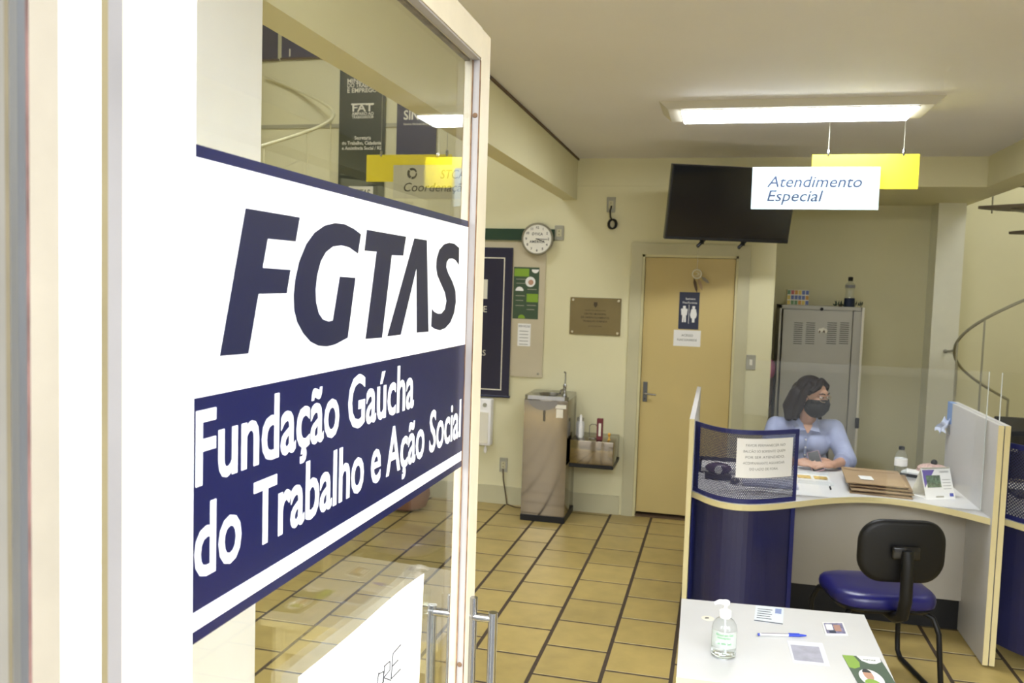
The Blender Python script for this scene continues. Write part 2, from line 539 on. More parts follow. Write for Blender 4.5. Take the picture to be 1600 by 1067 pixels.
# ceiling, beams, walls
struct('ceiling', G().box(-1.285, 2.02, 0.42, 8.3, CZ, CZ+0.12), M_CEIL, 'off-white ceiling over the service hall')
struct('ceiling_stairwell_left', G().box(-5.5, -1.285, 0.42, 8.3, HZ, HZ+0.1), M_CEIL)
struct('ceiling_stairwell_right', G().box(2.02, 4.7, 0.42, 8.3, HZ, HZ+0.1), M_CEIL)
struct('trim_beam_left', G().box(-1.285, -1.17, 0.42, YB, 2.53, HZ), M_WALL, 'yellow painted beam along the left of the hall')
struct('trim_beam_right', G().box(1.81, 2.02, 0.42, 8.3, 2.64, HZ), M_WALL, 'yellow painted beam along the right of the hall')
struct('trim_beam_cross', G().box(-1.17, 1.81, YB-0.012, 8.3, 2.64, CZ), M_WALL, 'yellow painted cross beam over the back wall')
# thin dark strip painted for the shadow gap under the left of the ceiling
struct('trim_ceiling_shadow', G().box(-1.1705, -1.158, 0.42, YB-0.01, CZ-0.014, CZ-0.001), M_BROWN, 'dark strip painted as the shadow gap along the left ceiling edge')
DX0, DX1, DZ1 = -0.625, 0.112, 2.105   # clear opening of the washroom door
wb = struct('wall_back', G().box(-5.5, DX0, YB, YB+0.16, 0, HZ).box(DX1, 0.387, YB, YB+0.16, 0, 2.64).box(DX0, DX1, YB, YB+0.16, DZ1, 2.64), M_WALL, 'pale yellow back wall')
struct('ledge_line', G().box(-5.4, -1.30, YB-0.012, YB, 3.130, 3.162), M_STAIR, parent=wb)
struct('wall_washroom', G().box(-1.0, 0.227, YB+1.0, YB+1.1, 0, 2.64).box(-1.1, -1.0, YB+0.16, YB+1.1, 0, 2.64), M_WALL, 'wall of the closed washroom')
struct('wall_recess', G().box(0.2, 4.7, YR, YR+0.12, 0, HZ).box(0.227, 0.387, YB+0.16, YR, 0, 2.64), M_WALL, 'yellow wall of the recess behind the counter')
struct('wall_column_right', G().box(1.75, 1.965, 7.90, YR, 0, 2.64), paint('pale_column_paint', (0.84, 0.83, 0.68), 0.6, var=0.03), 'pale yellow column beside the spiral staircase')
struct('wall_column_left', G().rbox(-1.62, -1.17, 0.95, 1.99, 0, HZ, 0.006), M_WHITE, 'white column behind the glass door')
struct('wall_left', G().box(-5.6, -5.5, 0.42, 8.3, 0, HZ), M_WALL)
struct('wall_right', G().box(4.7, 4.8, 0.42, 8.3, 0, HZ), M_WALL)
struct('wall_front', G().box(-5.5, -3.4, 0.42, 0.54, 0, HZ).box(2.6, 4.7, 0.42, 0.54, 0, HZ).box(-3.4, 2.6, 0.42, 0.54, 2.75, HZ), M_WALL)
# wide skirting
bb = G().box(-5.4, -0.735, YB-0.014, YB, 0, 0.15).box(0.205, 0.387, YB-0.014, YB, 0, 0.15)
struct('baseboard_back', bb, M_TRIM, 'grey green skirting along the back wall')

# facade jamb close to the camera
jm = struct('trim_facade', G().box(-0.60, -0.4112, 0.5156, 0.5435, -0.01, 2.7), M_CREAM, 'painted metal door jamb at the entrance, very close to the camera')
struct('pale_groove', G().box(-0.60, -0.4114, 0.5013, 0.5156, -0.01, 2.7), paint('pale_grey_metal', (0.20, 0.19, 0.19), 0.5, var=0.25, scale=3), parent=jm)
struct('groove', G().box(-0.60, -0.4116, 0.494, 0.5013, -0.01, 2.7), paint('olive_dirt', (0.17, 0.14, 0.075), 0.6, var=0.1, scale=9), parent=jm)
struct('post', G().box(-0.60, -0.4112, 0.457, 0.494, -0.01, 2.7), M_WHITE, parent=jm)
struct('side_post', G().box(-0.60, -0.4114, 0.4336, 0.457, -0.01, 2.7), M_PINK, parent=jm)
struct('rubber_seal', G().box(-0.60, -0.4118, 0.4307, 0.4336, -0.01, 2.7), paint('rust_red', (0.13, 0.07, 0.06), 0.8, var=0.5, scale=30), parent=jm)
struct('glazing_bar', G().box(-0.60, -0.4116, 0.4244, 0.4307, -0.01, 2.7), M_ALUD, parent=jm)
struct('glazing_strip', G().box(-0.60, -0.4114, 0.4187, 0.4244, -0.01, 2.7), M_ALU, parent=jm)
struct('dirty_strip', G().box(-0.60, -0.4118, 0.415, 0.4187, -0.01, 2.7), paint('tan_dirt', (0.12, 0.10, 0.06), 0.7, var=0.15, scale=12), parent=jm)
struct('outer_strip', G().box(-0.60, -0.4114, 0.39, 0.415, -0.01, 2.7), paint('warm_grey_metal', (0.165, 0.155, 0.135), 0.5, var=0.12, scale=8), parent=jm)

# washroom door
d2 = struct('door_2', G().rbox(DX0+0.022, DX1-0.020, YB+0.035, YB+0.075, 0.032, DZ1-0.02, 0.003), M_DOORC, 'cream washroom door in the back wall')
struct('door_jamb', G().box(DX0, DX0+0.02, YB-0.004, YB+0.12, 0, DZ1).box(DX1-0.018, DX1, YB-0.004, YB+0.12, 0, DZ1).box(DX0, DX1, YB-0.004, YB+0.12, DZ1-0.018, DZ1), M_DOORF, parent=d2)
ar = G()
aw = 0.088
ox0, ox1, oz = DX0-aw, DX1+aw, DZ1+aw
for pts in ([(ox0, 0), (DX0, 0), (DX0, DZ1), (ox0, oz)], [(DX1, 0), (ox1, 0), (ox1, oz), (DX1, DZ1)], [(DX0, DZ1), (DX1, DZ1), (ox1, oz), (ox0, oz)]):
    ar.prism(pts, (0, YB-0.02, 0), EX, EZ, EY, 0.02)
struct('architrave', ar, M_TRIM, parent=d2)
struct('threshold', G().box(DX0, DX1, YB, YB+0.12, -0.004, 0.012), M_BROWN, parent=d2)
dh = build('door_handle', G().rbox(-0.583, -0.548, YB+0.027, YB+0.037, 0.93, 1.09, 0.004), M_ALUD, d2)
build('lever', G().tube([(-0.566, YB+0.03, 1.0), (-0.566, YB-0.015, 1.0), (-0.55, YB-0.022, 1.0), (-0.475, YB-0.022, 0.995)], 0.008), M_CHROME, dh, True)
build('keyhole', G().lathe([(0.006, 0), (0.006, 0.004)], (0, 0, 0), 12).xf(Matrix.Translation((-0.566, YB+0.028, 0.955)) @ Matrix.Rotation(PI/2, 4, 'X')), M_INK, dh)

# ================================================================== GLASS DOOR
XF = -0.41          # room face of the door frame
XG = -0.4245        # face of the glass
ZT = 2.25
YH, YE = 0.5437, 1.447
fw = 0.056
d1 = struct('door_1', G().rbox(XF-0.030, XF, YE-fw, YE, 0.02, ZT, 0.003), M_CREAM, 'open glass entrance door with cream metal frame')
d1['kind'] = 'structure'
struct('hinge_stile', G().box(XF-0.030, XF, YH, 0.598, 0.02, ZT), M_WHITE, parent=d1)
struct('top_rail', G().box(XF-0.030, XF, 0.598, YE-fw, ZT-0.05, ZT), M_CREAM, parent=d1)
struct('bottom_rail', G().box(XF-0.030, XF, 0.598, YE-fw, 0.02, 0.14), M_CREAM, parent=d1)
struct('glazing_bead', G().box(XG, XF-0.0015, YE-fw-0.004, YE-fw-0.0003, 0.14, ZT-0.05).box(XG, XF-0.0015, 0.598, YE-fw-0.0003, ZT-0.0535, ZT-0.0503), paint('pale_bead', (0.30, 0.275, 0.26), 0.5, var=0.04), parent=d1)
struct('dirty_gasket', G().box(XF-0.029, XG-0.0062, 0.598, YE-fw-0.0003, ZT-0.054, ZT-0.0502), paint('grimy_metal', (0.15, 0.12, 0.085), 0.7, var=0.5, scale=40), parent=d1)
struct('glass_pane', G().box(XG-0.006, XG, 0.594, YE-fw+0.002, 0.135, ZT-0.048), M_GLASS, parent=d1)
struct('rubber_gasket', G().box(XG+0.0001, XG+0.0022, YE-fw-0.0062, YE-fw-0.0042, 0.14, ZT-0.054), M_RUST, parent=d1)
struct('joint_line', G().box(XF-0.0014, XF-0.0002, YE-fw-0.0046, YE-fw-0.0005, 0.14, ZT-0.054), M_RUST, parent=d1)
for zz in (2.105, 1.155, 0.3):
    struct('screw', G().lathe([(0.0045, 0), (0.004, 0.0015)], (0, 0, 0), 12).xf(Matrix.Translation((XG+0.007, YE-fw-0.004, zz)) @ Matrix.Rotation(PI/2, 4, 'X')), M_RUST, parent=d1)


HO = 0.042
z_hb = hit(768, 970, 0, XF+HO).z          # upper cross bar of the handle


def pull(x_face, sgn):
    g = G()
    yc = YE-0.028
    xo = x_face+sgn*HO
    g.tube([(xo, yc, z_hb-0.34), (xo, yc, z_hb+0.012)], 0.0085, 14)
    for zz in (z_hb-0.235, z_hb):
        g.tube([(x_face, yc, zz), (xo, yc, zz)], 0.0075, 12)
    g.tube([(x_face+sgn*0.006, yc, z_hb-0.32), (x_face+sgn*0.006, yc, z_hb+0.035)], 0.007, 12)
    return g


build('pull_handle', pull(XF, 1), M_CHROME, d1, True)
build('pull_handle', pull(XF-0.030, -1), M_CHROME, d1, True)

# banner stuck on the glass
XS = XG+0.0006
TS = 0.0007


def on_glass(x, y): return hit(x, y, 0, XS)


yl = on_glass(303, 500).y; yr = on_glass(727, 500).y
yr = min(yr, YE-fw-0.006)
z_top = (on_glass(305, 225).z+on_glass(730, 345).z)/2
z_w1 = (on_glass(309, 248).z+on_glass(727, 353).z)/2
z_w0 = (on_glass(303, 621).z+on_glass(714, 541).z)/2
z_s1 = (on_glass(306, 950).z+on_glass(717, 709).z)/2
z_s0 = (on_glass(306, 980).z+on_glass(717, 723).z)/2
z_bot = (on_glass(306, 999).z+on_glass(717, 733).z)/2
bn = thing('window_banner', 'large navy and white FGTAS banner stuck on the open glass door', 'banner', (XS, yl, z_bot))
build('navy_field', G().box(XS, XS+TS, yl, yr, z_bot, z_top), M_NAVY, bn)
build('white_band', G().box(XS+TS, XS+TS+0.0004, yl, yr, z_w0, z_w1), M_VINYLW, bn)
build('white_stripe', G().box(XS+TS, XS+TS+0.0004, yl, yr-0.004, z_s0, z_s1), M_VINYLW, bn)
XL = XS+TS+0.0004
LET = {
 'F': [(262, 330), (527, 375), (507, 493), (370, 480), (345, 622), (482, 632), (463, 748), (325, 750), (275, 1043), (135, 1055)],
 'G': [(827, 458), (790, 430), (745, 408), (700, 403), (650, 415), (600, 450), (560, 505), (525, 590), (505, 680), (497, 760), (500, 830), (515, 890), (545, 945), (580, 985), (620, 1005), (660, 1008), (700, 998), (762, 965), (800, 672), (724, 665), (690, 880), (668, 886), (640, 875), (620, 845), (607, 790), (605, 730), (612, 660), (630, 590), (655, 545), (690, 518), (730, 512), (770, 522), (812, 552)],
 'T': [(857, 436), (1048, 470), (1034, 563), (978, 560), (930, 965), (850, 971), (905, 543), (845, 538)],
 'A': [(1090, 478), (1150, 488), (1158, 935), (1102, 940), (1100, 620), (1022, 950), (957, 958)],
 'S': [(1307, 607), (1308, 525), (1285, 505), (1260, 500), (1235, 508), (1212, 535), (1200, 575), (1197, 620), (1203, 660), (1220, 700), (1240, 745), (1247, 785), (1240, 825), (1222, 847), (1205, 848), (1185, 838), (1176, 825), (1173, 910), (1190, 922), (1215, 928), (1240, 918), (1265, 890), (1283, 845), (1292, 790), (1290, 735), (1275, 690), (1255, 650), (1245, 620), (1247, 595), (1258, 578), (1275, 576), (1292, 585)],
}
for ch, pts in LET.items():
    P = [hit(300+x/3.1375, 220+y/3.1375, 0, XL) for x, y in pts]
    build('logo_letter', G().slab(P, EX, 0.0005), M_NAVYD, bn)
for s_, xa, ya, xb, yb, capz in (('Fundação Gaúcha', 302, 757, 646, 636, None), ('do Trabalho e Ação Social', 300, 905, 719, 682, None)):
    A = on_glass(xa, ya); B = on_glass(xb, yb)
    cap = 0.062 if s_[0] == 'F' else 0.062
    text(bn, s_, (XL-0.0004, A.y+0.002, (A.z+B.z)/2), EY, EZ, EX, cap, M_VINYLW, width=B.y-A.y-0.004, bold=0.014, words=True)

# handwritten paper taped to the glass
pp = [on_glass(454, 1058), on_glass(638, 897), on_glass(655, 893), on_glass(648, 1200), on_glass(470, 1500)]
pA, pB = on_glass(454, 1056), on_glass(653, 895)


def paper_fn(u, v):
    y = pA.y+(pB.y-pA.y)*u; zt = pA.z+(pB.z-pA.z)*u
    x = XS+0.003+0.010*(u**3)*(v**2)+0.006*((1-u)**3)+0.004*math.sin(u*5)*v*v
    return (x, y, 0.86+(zt-0.86)*v)


np_ = thing('door_notice', 'white handwritten paper notice taped low on the glass door', 'notice', (XS, pA.y, 0.86))
build('sheet', G().grid(paper_fn, 14, 10, EX, 0.0005), M_PAPER, np_, True)
pw = hit(583, 1066, 0, XS+0.02); pe = hit(632, 1020, 0, XS+0.02)
# pen strokes of the word ending
st = {'P': [[(590, 1105), (598, 1052)], [(598, 1054), (606, 1050), (606, 1066), (596, 1076)]],
      'R': [[(603, 1085), (608, 1040)], [(607, 1042), (616, 1034), (616, 1048), (606, 1060)], [(607, 1060), (618, 1064)]],
      'E': [[(633, 1008), (621, 1022), (618, 1062), (633, 1046)], [(620, 1042), (629, 1032)]]}
gs = G()
for k_, strokes in st.items():
    for sk in strokes:
        P = []
        for x, y in sk:
            q = hit(x, y, 0, XS+0.012)
            u = min(1, max(0, (q.y-pA.y)/(pB.y-pA.y))); zt = pA.z+(pB.z-pA.z)*u; v = (q.z-0.86)/(zt-0.86)
            xx = paper_fn(u, min(1, max(0, v)))[0]+0.0009
            P.append((xx, q.y, q.z))
        gs.tube(P, 0.0008, 6)
build('handwriting', gs, M_INK, np_)

# ================================================================== THINGS ON THE BACK WALL
YF = YB-0.001


def wallrect(x0, y0, x1, y1, yv=YB):
    """centre rectangle on a plane y = yv from two photo corners"""
    a = hit(x0, y0, 1, yv); b = hit(x1, y1, 1, yv)
    return a.x, b.x, b.z, a.z


def lathe_y(prof, c, n=40):
    """turned about an axis pointing at the camera (-Y)"""
    return G().lathe(prof, (0, 0, 0), n).xf(Matrix.Translation(Vector(c)) @ Matrix.Rotation(PI/2, 4, 'X'))


# pinboard, green strip, navy display panel, poster and sheets
pb = thing('pinboard', 'beige pinboard behind the navy display panel', 'board', (-1.75, YB, 1.08))
build('board', G().box(-2.70, -1.405, YB-0.014, YB-0.0005, 1.08, 2.185), M_BOARD, pb)
for z in (1.11, 2.15): build('board_pin', lathe_y([(0.009, 0), (0.005, 0.006)], (-1.44, YB-0.014, z), 12), M_GREYP, pb)
gsn = build('strip_sign', G().box(-2.70, -1.34, YB-0.03, YB-0.0005, 2.198, 2.29), M_GREENB)
tag(gsn, 'dark green strip sign above the pinboard, running behind the clock', 'sign')
nv = thing('display_panel', 'navy display panel with thin white border line hanging over the pinboard', 'panel', (-2.05, YB-0.03, 0.90))
build('panel', G().rbox(-2.50, -1.678, YB-0.032, YB-0.015, 0.905, 2.135, 0.003), M_NAVYB if False else paint('navy_panel', (0.010, 0.009, 0.036), 0.4), nv)
bo = G()
for a in ((-2.44, -1.742, 2.045, 2.053), (-2.44, -1.742, 0.957, 0.965), (-1.75, -1.742, 0.965, 2.045), (-2.44, -2.432, 0.965, 2.045)):
    bo.box(a[0], a[1], YB-0.0335, YB-0.032, a[2], a[3])
build('border_line', bo, M_PAPERC, nv)
build('bottom_bar', G().tube([(-2.51, YB-0.024, 0.905), (-1.668, YB-0.024, 0.905)], 0.011, 10), M_NAVY, nv, True)
build('logo_block', G().box(-2.10, -1.885, YB-0.0335, YB-0.032, 1.71, 1.87), M_PAPERC, nv)
text(nv, 'SINE', (-1.885, YB-0.0335, 1.60), EX, EZ, -EY, 0.05, M_PAPERC, align='R')
text(nv, 'FGTAS', (-1.885, YB-0.0335, 1.24), EX, EZ, -EY, 0.045, M_PAPERC, align='R')

x0, x1, z0, z1 = wallrect(804, 417, 841, 499)
po = thing('poster', 'green information poster with light green blocks and white circles on the pinboard', 'poster', (x0, YB-0.014, z0))
W_, H_ = x1-x0, z1-z0
yp = YB-0.0145
build('sheet', G().box(x0, x1, yp-0.0006, yp, z0, z1), M_GREEND, po)


def on_poster(u0, u1, v0, v1): return (x0+W_*u0, x0+W_*u1, yp-0.0012, yp-0.0006, z0+H_*v0, z0+H_*v1)


build('green_block', G().box(*on_poster(0.02, 0.60, 0.82, 0.97)), M_GREENL, po)
build('green_block', G().box(*on_poster(0.53, 0.98, 0.33, 0.49)), M_GREENL, po)
for cu, cv, r in ((0.84, 0.96, 0.030), (0.66, 0.72, 0.042), (0.24, 0.54, 0.034)):
    build('white_circle', G().slab(circle((x0+W_*cu, yp-0.0006, z0+H_*cv), EX, EZ, r, 24, 0 if cv < 0.6 or cv > 0.7 and cv < 0.9 else PI, (PI if cv < 0.6 else (2*PI if cv < 0.9 else 2*PI))), -EY, 0.0008), M_PAPER, po)
build('picture', G().slab(circle((x0+W_*0.68, yp-0.0014, z0+H_*0.71), EX, EZ, 0.022, 20), -EY, 0.0005), M_SKIN, po)
build('green_circle', G().slab(circle((x0+W_*0.35, yp-0.0006, z0+H_*0.01), EX, EZ, 0.03, 20, 0, PI), -EY, 0.0008), M_GREENL, po)
for k_, (u, v, w) in enumerate(((0.1, 0.76, 0.4), (0.1, 0.68, 0.36), (0.55, 0.57, 0.36), (0.1, 0.44, 0.36), (0.1, 0.35, 0.3), (0.1, 0.25, 0.34), (0.55, 0.26, 0.36), (0.55, 0.18, 0.3))):
    build('text_line', G().box(*on_poster(u, u+w, v, v+0.012)), M_GREYP, po)
x0, x1, z0, z1 = wallrect(810, 505, 829, 541)
ps = thing('notice_sheet', 'small white paper sheet with blue heading pinned below the green poster', 'paper', (x0, YB-0.014, z0))
build('sheet', G().box(x0, x1, YB-0.0152, YB-0.0145, z0, z1), M_PAPER, ps)
text(ps, 'SERVIÇOS', ((x0+x1)/2, YB-0.0152, z1-0.03), EX, EZ, -EY, 0.016, M_INKB, width=(x1-x0)*0.9, align='C')
for k_ in range(5): build('text_line', G().box(x0+0.015, x1-0.02, YB-0.0157, YB-0.0152, z1-0.065-0.027*k_, z1-0.06-0.027*k_), M_INKG, ps)

# clock
cc = hit(842, 374, 1, YB)
CR = 0.131
ck = thing('wall_clock', 'round white wall clock with dark numerals and grey rim', 'clock', (cc.x, YB, cc.z))
build('case', lathe_y([(CR*0.97, 0), (CR, 0.012), (CR, 0.030), (CR-0.006, 0.038), (CR-0.014, 0.038), (CR-0.016, 0.030)], (cc.x, YF-0.03, cc.z), 48), M_CLOCKR, ck, True)
build('face', lathe_y([(CR-0.015, 0), (CR-0.015, 0.002)], (cc.x, YF-0.060, cc.z), 48), M_CLOCKF, ck)
yc = YF-0.0625
for h_ in range(1, 13):
    a = PI/2-h_*PI/6
    text(ck, str(h_), (cc.x+0.092*math.cos(a), yc, cc.z+0.092*math.sin(a)-0.009), EX, EZ, -EY, 0.019, M_INK, bold=0.02, align='C', name='numeral')
text(ck, 'ÓTICA', (cc.x, yc, cc.z+0.030), EX, EZ, -EY, 0.019, M_INK, bold=0.02, align='C', space=1.1)
text(ck, 'AMÉRICA', (cc.x, yc, cc.z-0.032), EX, EZ, -EY, 0.019, M_INK, bold=0.02, align='C', space=1.1)
build('hour_hand', G().tube([(cc.x-0.008, yc-0.002, cc.z+0.002), (cc.x+0.052, yc-0.002, cc.z-0.022)], 0.0028, 6), M_INK, ck)
build('minute_hand', G().tube([(cc.x-0.012, yc-0.004, cc.z+0.001), (cc.x+0.085, yc-0.004, cc.z-0.002)], 0.002, 6), M_INK, ck)


def outlet(label, x, z, w=0.075, h=0.12, mat=None, name='wall_outlet'):
    t = thing(name, label, 'outlet', (x, YB, z))
    build('plate', G().rbox(x-w/2, x+w/2, YB-0.010, YF, z-h/2, z+h/2, 0.003), mat or M_GREYP, t)
    s = build('socket', G().rbox(x-w*0.28, x+w*0.28, YB-0.014, YB-0.010, z-h*0.25, z+h*0.25, 0.0015), M_TRIM, t)
    for dz in (-0.014, 0.014):
        build('socket_slot', lathe_y([(0.004, 0), (0.004, 0.0006)], (x, YB-0.0141, z+dz), 10), M_INK, s)
    return t


p = hit(874, 364, 1, YB); outlet('grey cover plate on the wall just right of the clock', p.x, p.z, 0.075, 0.12, None, 'cover_plate')
p = hit(955, 320, 1, YB); outlet('grey wall outlet high up with a black cable hanging from it', p.x, p.z, 0.068, 0.12)
g = G()
g.tube([(p.x+0.006, YB-0.016, p.z-0.01), (p.x-0.004, YB-0.024, p.z-0.05), (p.x+0.002, YB-0.026, p.z-0.10), (p.x+0.01, YB-0.028, p.z-0.115)], 0.006, 8)
for k_ in range(4):
    c0 = Vector((p.x+0.014+0.004*k_, YB-0.024-0.006*k_, p.z-0.155))
    g.tube([c0+Vector((0.030*math.cos(a), 0, 0.036*math.sin(a))) for a in np.linspace(0, 2*PI, 22)[:-1]], 0.0065, 8, True)
tag(build('cable_coil', g, M_BLACK, None, True), 'coiled black cable hanging from the high wall outlet', 'cable')
CX0 = -1.452
p = hit(787, 726, 1, YB)
outlet('low wall outlet left of the water cooler', p.x, p.z, 0.068, 0.12)
wc = build('power_cord', G().tube([(p.x, YB-0.02, p.z-0.03), (p.x+0.01, YB-0.035, p.z-0.12), (p.x+0.03, YB-0.03, 0.10), (p.x+0.05, YB-0.05, 0.012), (p.x+0.13, YB-0.1, 0.008), (CX0-0.012, YB-0.12, 0.010)], 0.005, 8), M_BROWN, None, True)
tag(wc, 'thin power cord running from the low outlet to the water cooler', 'cord')
p = hit(1173, 566, 1, YB)
sw = thing('light_switch', 'grey light switch plate on the wall strip right of the washroom door', 'switch', (p.x, YB, p.z))
build('plate', G().rbox(p.x-0.035, p.x+0.035, YB-0.010, YF, p.z-0.057, p.z+0.057, 0.003), M_GREYP, sw)
build('rocker', G().rbox(p.x-0.010, p.x+0.012, YB-0.016, YB-0.010, p.z-0.022, p.z+0.022, 0.002), M_PAPERC, sw)

# wall box behind the door edge
a = hit(740, 622, 1, YB-0.08); b = hit(766, 697, 1, YB-0.08)
bx = thing('wall_box', 'white wall-mounted plastic box below the navy display panel', 'box', (b.x-0.15, YB, b.z))
build('housing', G().rbox(b.x-0.30, b.x, YB-0.085, YF, b.z, a.z, 0.012, 3), M_WHITE, bx, True)
build('front_panel', G().rbox(b.x-0.27, b.x-0.022, YB-0.092, YB-0.084, b.z+0.02, a.z-0.11, 0.004), M_PAPERC, bx)
build('dial', lathe_y([(0.018, 0), (0.016, 0.008)], (b.x-0.055, YB-0.085, a.z-0.05), 20), M_GREYP, bx, True)
build('drain_nub', G().ball((b.x-0.05, YB-0.05, b.z-0.04), (0.014, 0.014, 0.03)).box(b.x-0.055, b.x-0.045, YB-0.055, YB-0.045, b.z-0.03, b.z+0.01), M_WHITE, bx, True)

# plaque
x0, x1, z0, z1 = wallrect(892, 464, 969, 525)
pq = thing('wall_plaque', 'bronze commemorative plaque with dark lettering on the wall left of the washroom door', 'plaque', ((x0+x1)/2, YB, z0))
build('plate', G().rbox(x0, x1, YB-0.012, YF, z0, z1, 0.002), M_BRASS, pq)
for xx in (x0+0.022, x1-0.022):
    for zz in (z0+0.02, z1-0.02):
        build('bolt', lathe_y([(0.010, 0), (0.008, 0.006), (0.002, 0.008)], (xx, YB-0.012, zz), 16), M_BOLT, pq, True)
xm = (x0+x1)/2
build('crest', G().slab([(xm-0.014, YB-0.0121, z1-0.035), (xm+0.014, YB-0.0121, z1-0.035), (xm+0.015, YB-0.0121, z1-0.06), (xm, YB-0.0121, z1-0.08), (xm-0.015, YB-0.0121, z1-0.06)], -EY, 0.0006), M_BRASSD, pq)
for s_, dz, cap, w in (('PREFEITURA MUNICIPAL', 0.105, 0.007, 0.17), ('CENTRO MUNICIPAL', 0.137, 0.014, 0.18), ('DE DESENVOLVIMENTO,', 0.166, 0.014, 0.23), ('TRABALHO E RENDA', 0.195, 0.014, 0.20), ('JULHO DE 2004', 0.232, 0.007, 0.11)):
    text(pq, s_, (xm, YB-0.0121, z1-dz), EX, EZ, -EY, cap, M_BRASSD, width=w, bold=0.02, align='C')

# signs on the washroom door
yd = YB+0.0345
x0, x1, z0, z1 = wallrect(1062, 456, 1091, 515, yd)
rs = thing('restroom_sign', 'small navy restroom sign with white man and woman figures on the cream door', 'sign', ((x0+x1)/2, yd, z0))
build('plate', G().box(x0, x1, yd-0.003, yd, z0, z1), paint('navy_sign', (0.012, 0.018, 0.055), 0.3), rs)
xm = (x0+x1)/2
text(rs, 'Banheiro', (xm-0.028, yd-0.003, z1-0.06), EX, EZ, -EY, 0.016, M_PAPER, width=0.075)
text(rs, 'Masc/Feminino', (xm-0.05, yd-0.003, z1-0.09), EX, EZ, -EY, 0.016, M_PAPER, width=0.11)
zb = z0+0.055


def figure_man(xc, h):
    s = h
    return [(xc-0.16*s, 0.42*s), (xc-0.20*s, 0.80*s), (xc-0.06*s, 0.84*s), (xc-0.09*s, 0.90*s), (xc-0.07*s, 0.99*s), (xc+0.07*s, 0.99*s), (xc+0.09*s, 0.90*s), (xc+0.06*s, 0.84*s), (xc+0.20*s, 0.80*s), (xc+0.16*s, 0.42*s), (xc+0.11*s, 0.42*s), (xc+0.12*s, 0), (xc+0.02*s, 0), (xc, 0.38*s), (xc-0.02*s, 0), (xc-0.12*s, 0), (xc-0.11*s, 0.42*s)]


def figure_woman(xc, h):
    s = h
    return [(xc-0.20*s, 0.45*s), (xc-0.14*s, 0.80*s), (xc-0.05*s, 0.84*s), (xc-0.09*s, 0.90*s), (xc-0.07*s, 0.99*s), (xc+0.07*s, 0.99*s), (xc+0.09*s, 0.90*s), (xc+0.05*s, 0.84*s), (xc+0.14*s, 0.80*s), (xc+0.20*s, 0.45*s), (xc+0.14*s, 0.25*s), (xc+0.08*s, 0.25*s), (xc+0.07*s, 0), (xc-0.07*s, 0), (xc-0.08*s, 0.25*s), (xc-0.14*s, 0.25*s)]


build('pictogram', G().prism(figure_man(xm-0.036, 0.13), (0, yd-0.003, zb), EX, EZ, -EY, 0.0006), M_PAPER, rs)
build('pictogram', G().prism(figure_woman(xm+0.036, 0.13), (0, yd-0.003, zb), EX, EZ, -EY, 0.0006), M_PAPER, rs)
build('divider', G().box(xm-0.0015, xm+0.0015, yd-0.0036, yd-0.003, zb-0.01, zb+0.14), M_PAPER, rs)
x0, x1, z0, z1 = wallrect(1053, 515, 1094, 542, yd)
dn = thing('door_paper', 'white printed paper taped under the restroom sign', 'paper', ((x0+x1)/2, yd, z0))
build('sheet', G().box(x0, x1, yd-0.0012, yd-0.0004, z0, z1), M_PAPER, dn)
text(dn, 'ACESSO', ((x0+x1)/2, yd-0.0012, z0+0.078), EX, EZ, -EY, 0.017, M_INK, width=0.09, align='C')
text(dn, 'FUNCIONÁRIOS', ((x0+x1)/2, yd-0.0012, z0+0.042), EX, EZ, -EY, 0.017, M_INK, width=0.15, align='C')

# dream catcher on the TV bracket
dc = hit(1089, 428, 1, YB-0.03)
dt = thing('dreamcatcher', 'small cream dreamcatcher with brown feathers hanging over the washroom door', 'dreamcatcher', (dc.x, dc.y, dc.z))
rr = 0.034
build('hoop', G().tube([dc+Vector((rr*math.cos(a), 0, rr*math.sin(a))) for a in np.linspace(0, 2*PI, 25)[:-1]], 0.005, 8, True), M_PAPERC, dt, True)
wg = G()
for a in np.linspace(0, PI, 7)[:-1]:
    wg.tube([dc+Vector((rr*math.cos(a), 0, rr*math.sin(a))), dc-Vector((rr*math.cos(a+0.5), 0, rr*math.sin(a+0.5)))], 0.0012, 5)
build('web', wg, M_PAPERC, dt)
zt_ = hit(1090, 388, 1, YB-0.03).z
build('cord', G().tube([(dc.x, dc.y, dc.z+rr), (dc.x, dc.y, zt_)], 0.0015, 6), M_PAPERC, dt)
for dx, dz, L, tilt, mt in ((-0.022, -0.03, 0.12, 0.25, M_BROWN), (0.012, -0.035, 0.10, 0.35, M_KRAFT), (0.034, -0.02, 0.08, 0.9, M_PINK)):
    o_ = dc+Vector((dx, -0.004, dz)); e_ = o_+Vector((math.sin(tilt)*L, -0.004, -math.cos(tilt)*L))
    side = Vector((math.cos(tilt), 0, math.sin(tilt)))
    P = [o_, o_+(e_-o_)*0.3+side*0.012, o_+(e_-o_)*0.75+side*0.010, e_, o_+(e_-o_)*0.75-side*0.010, o_+(e_-o_)*0.3-side*0.012]
    build('feather', G().slab(P, -EY, 0.002), mt, dt)

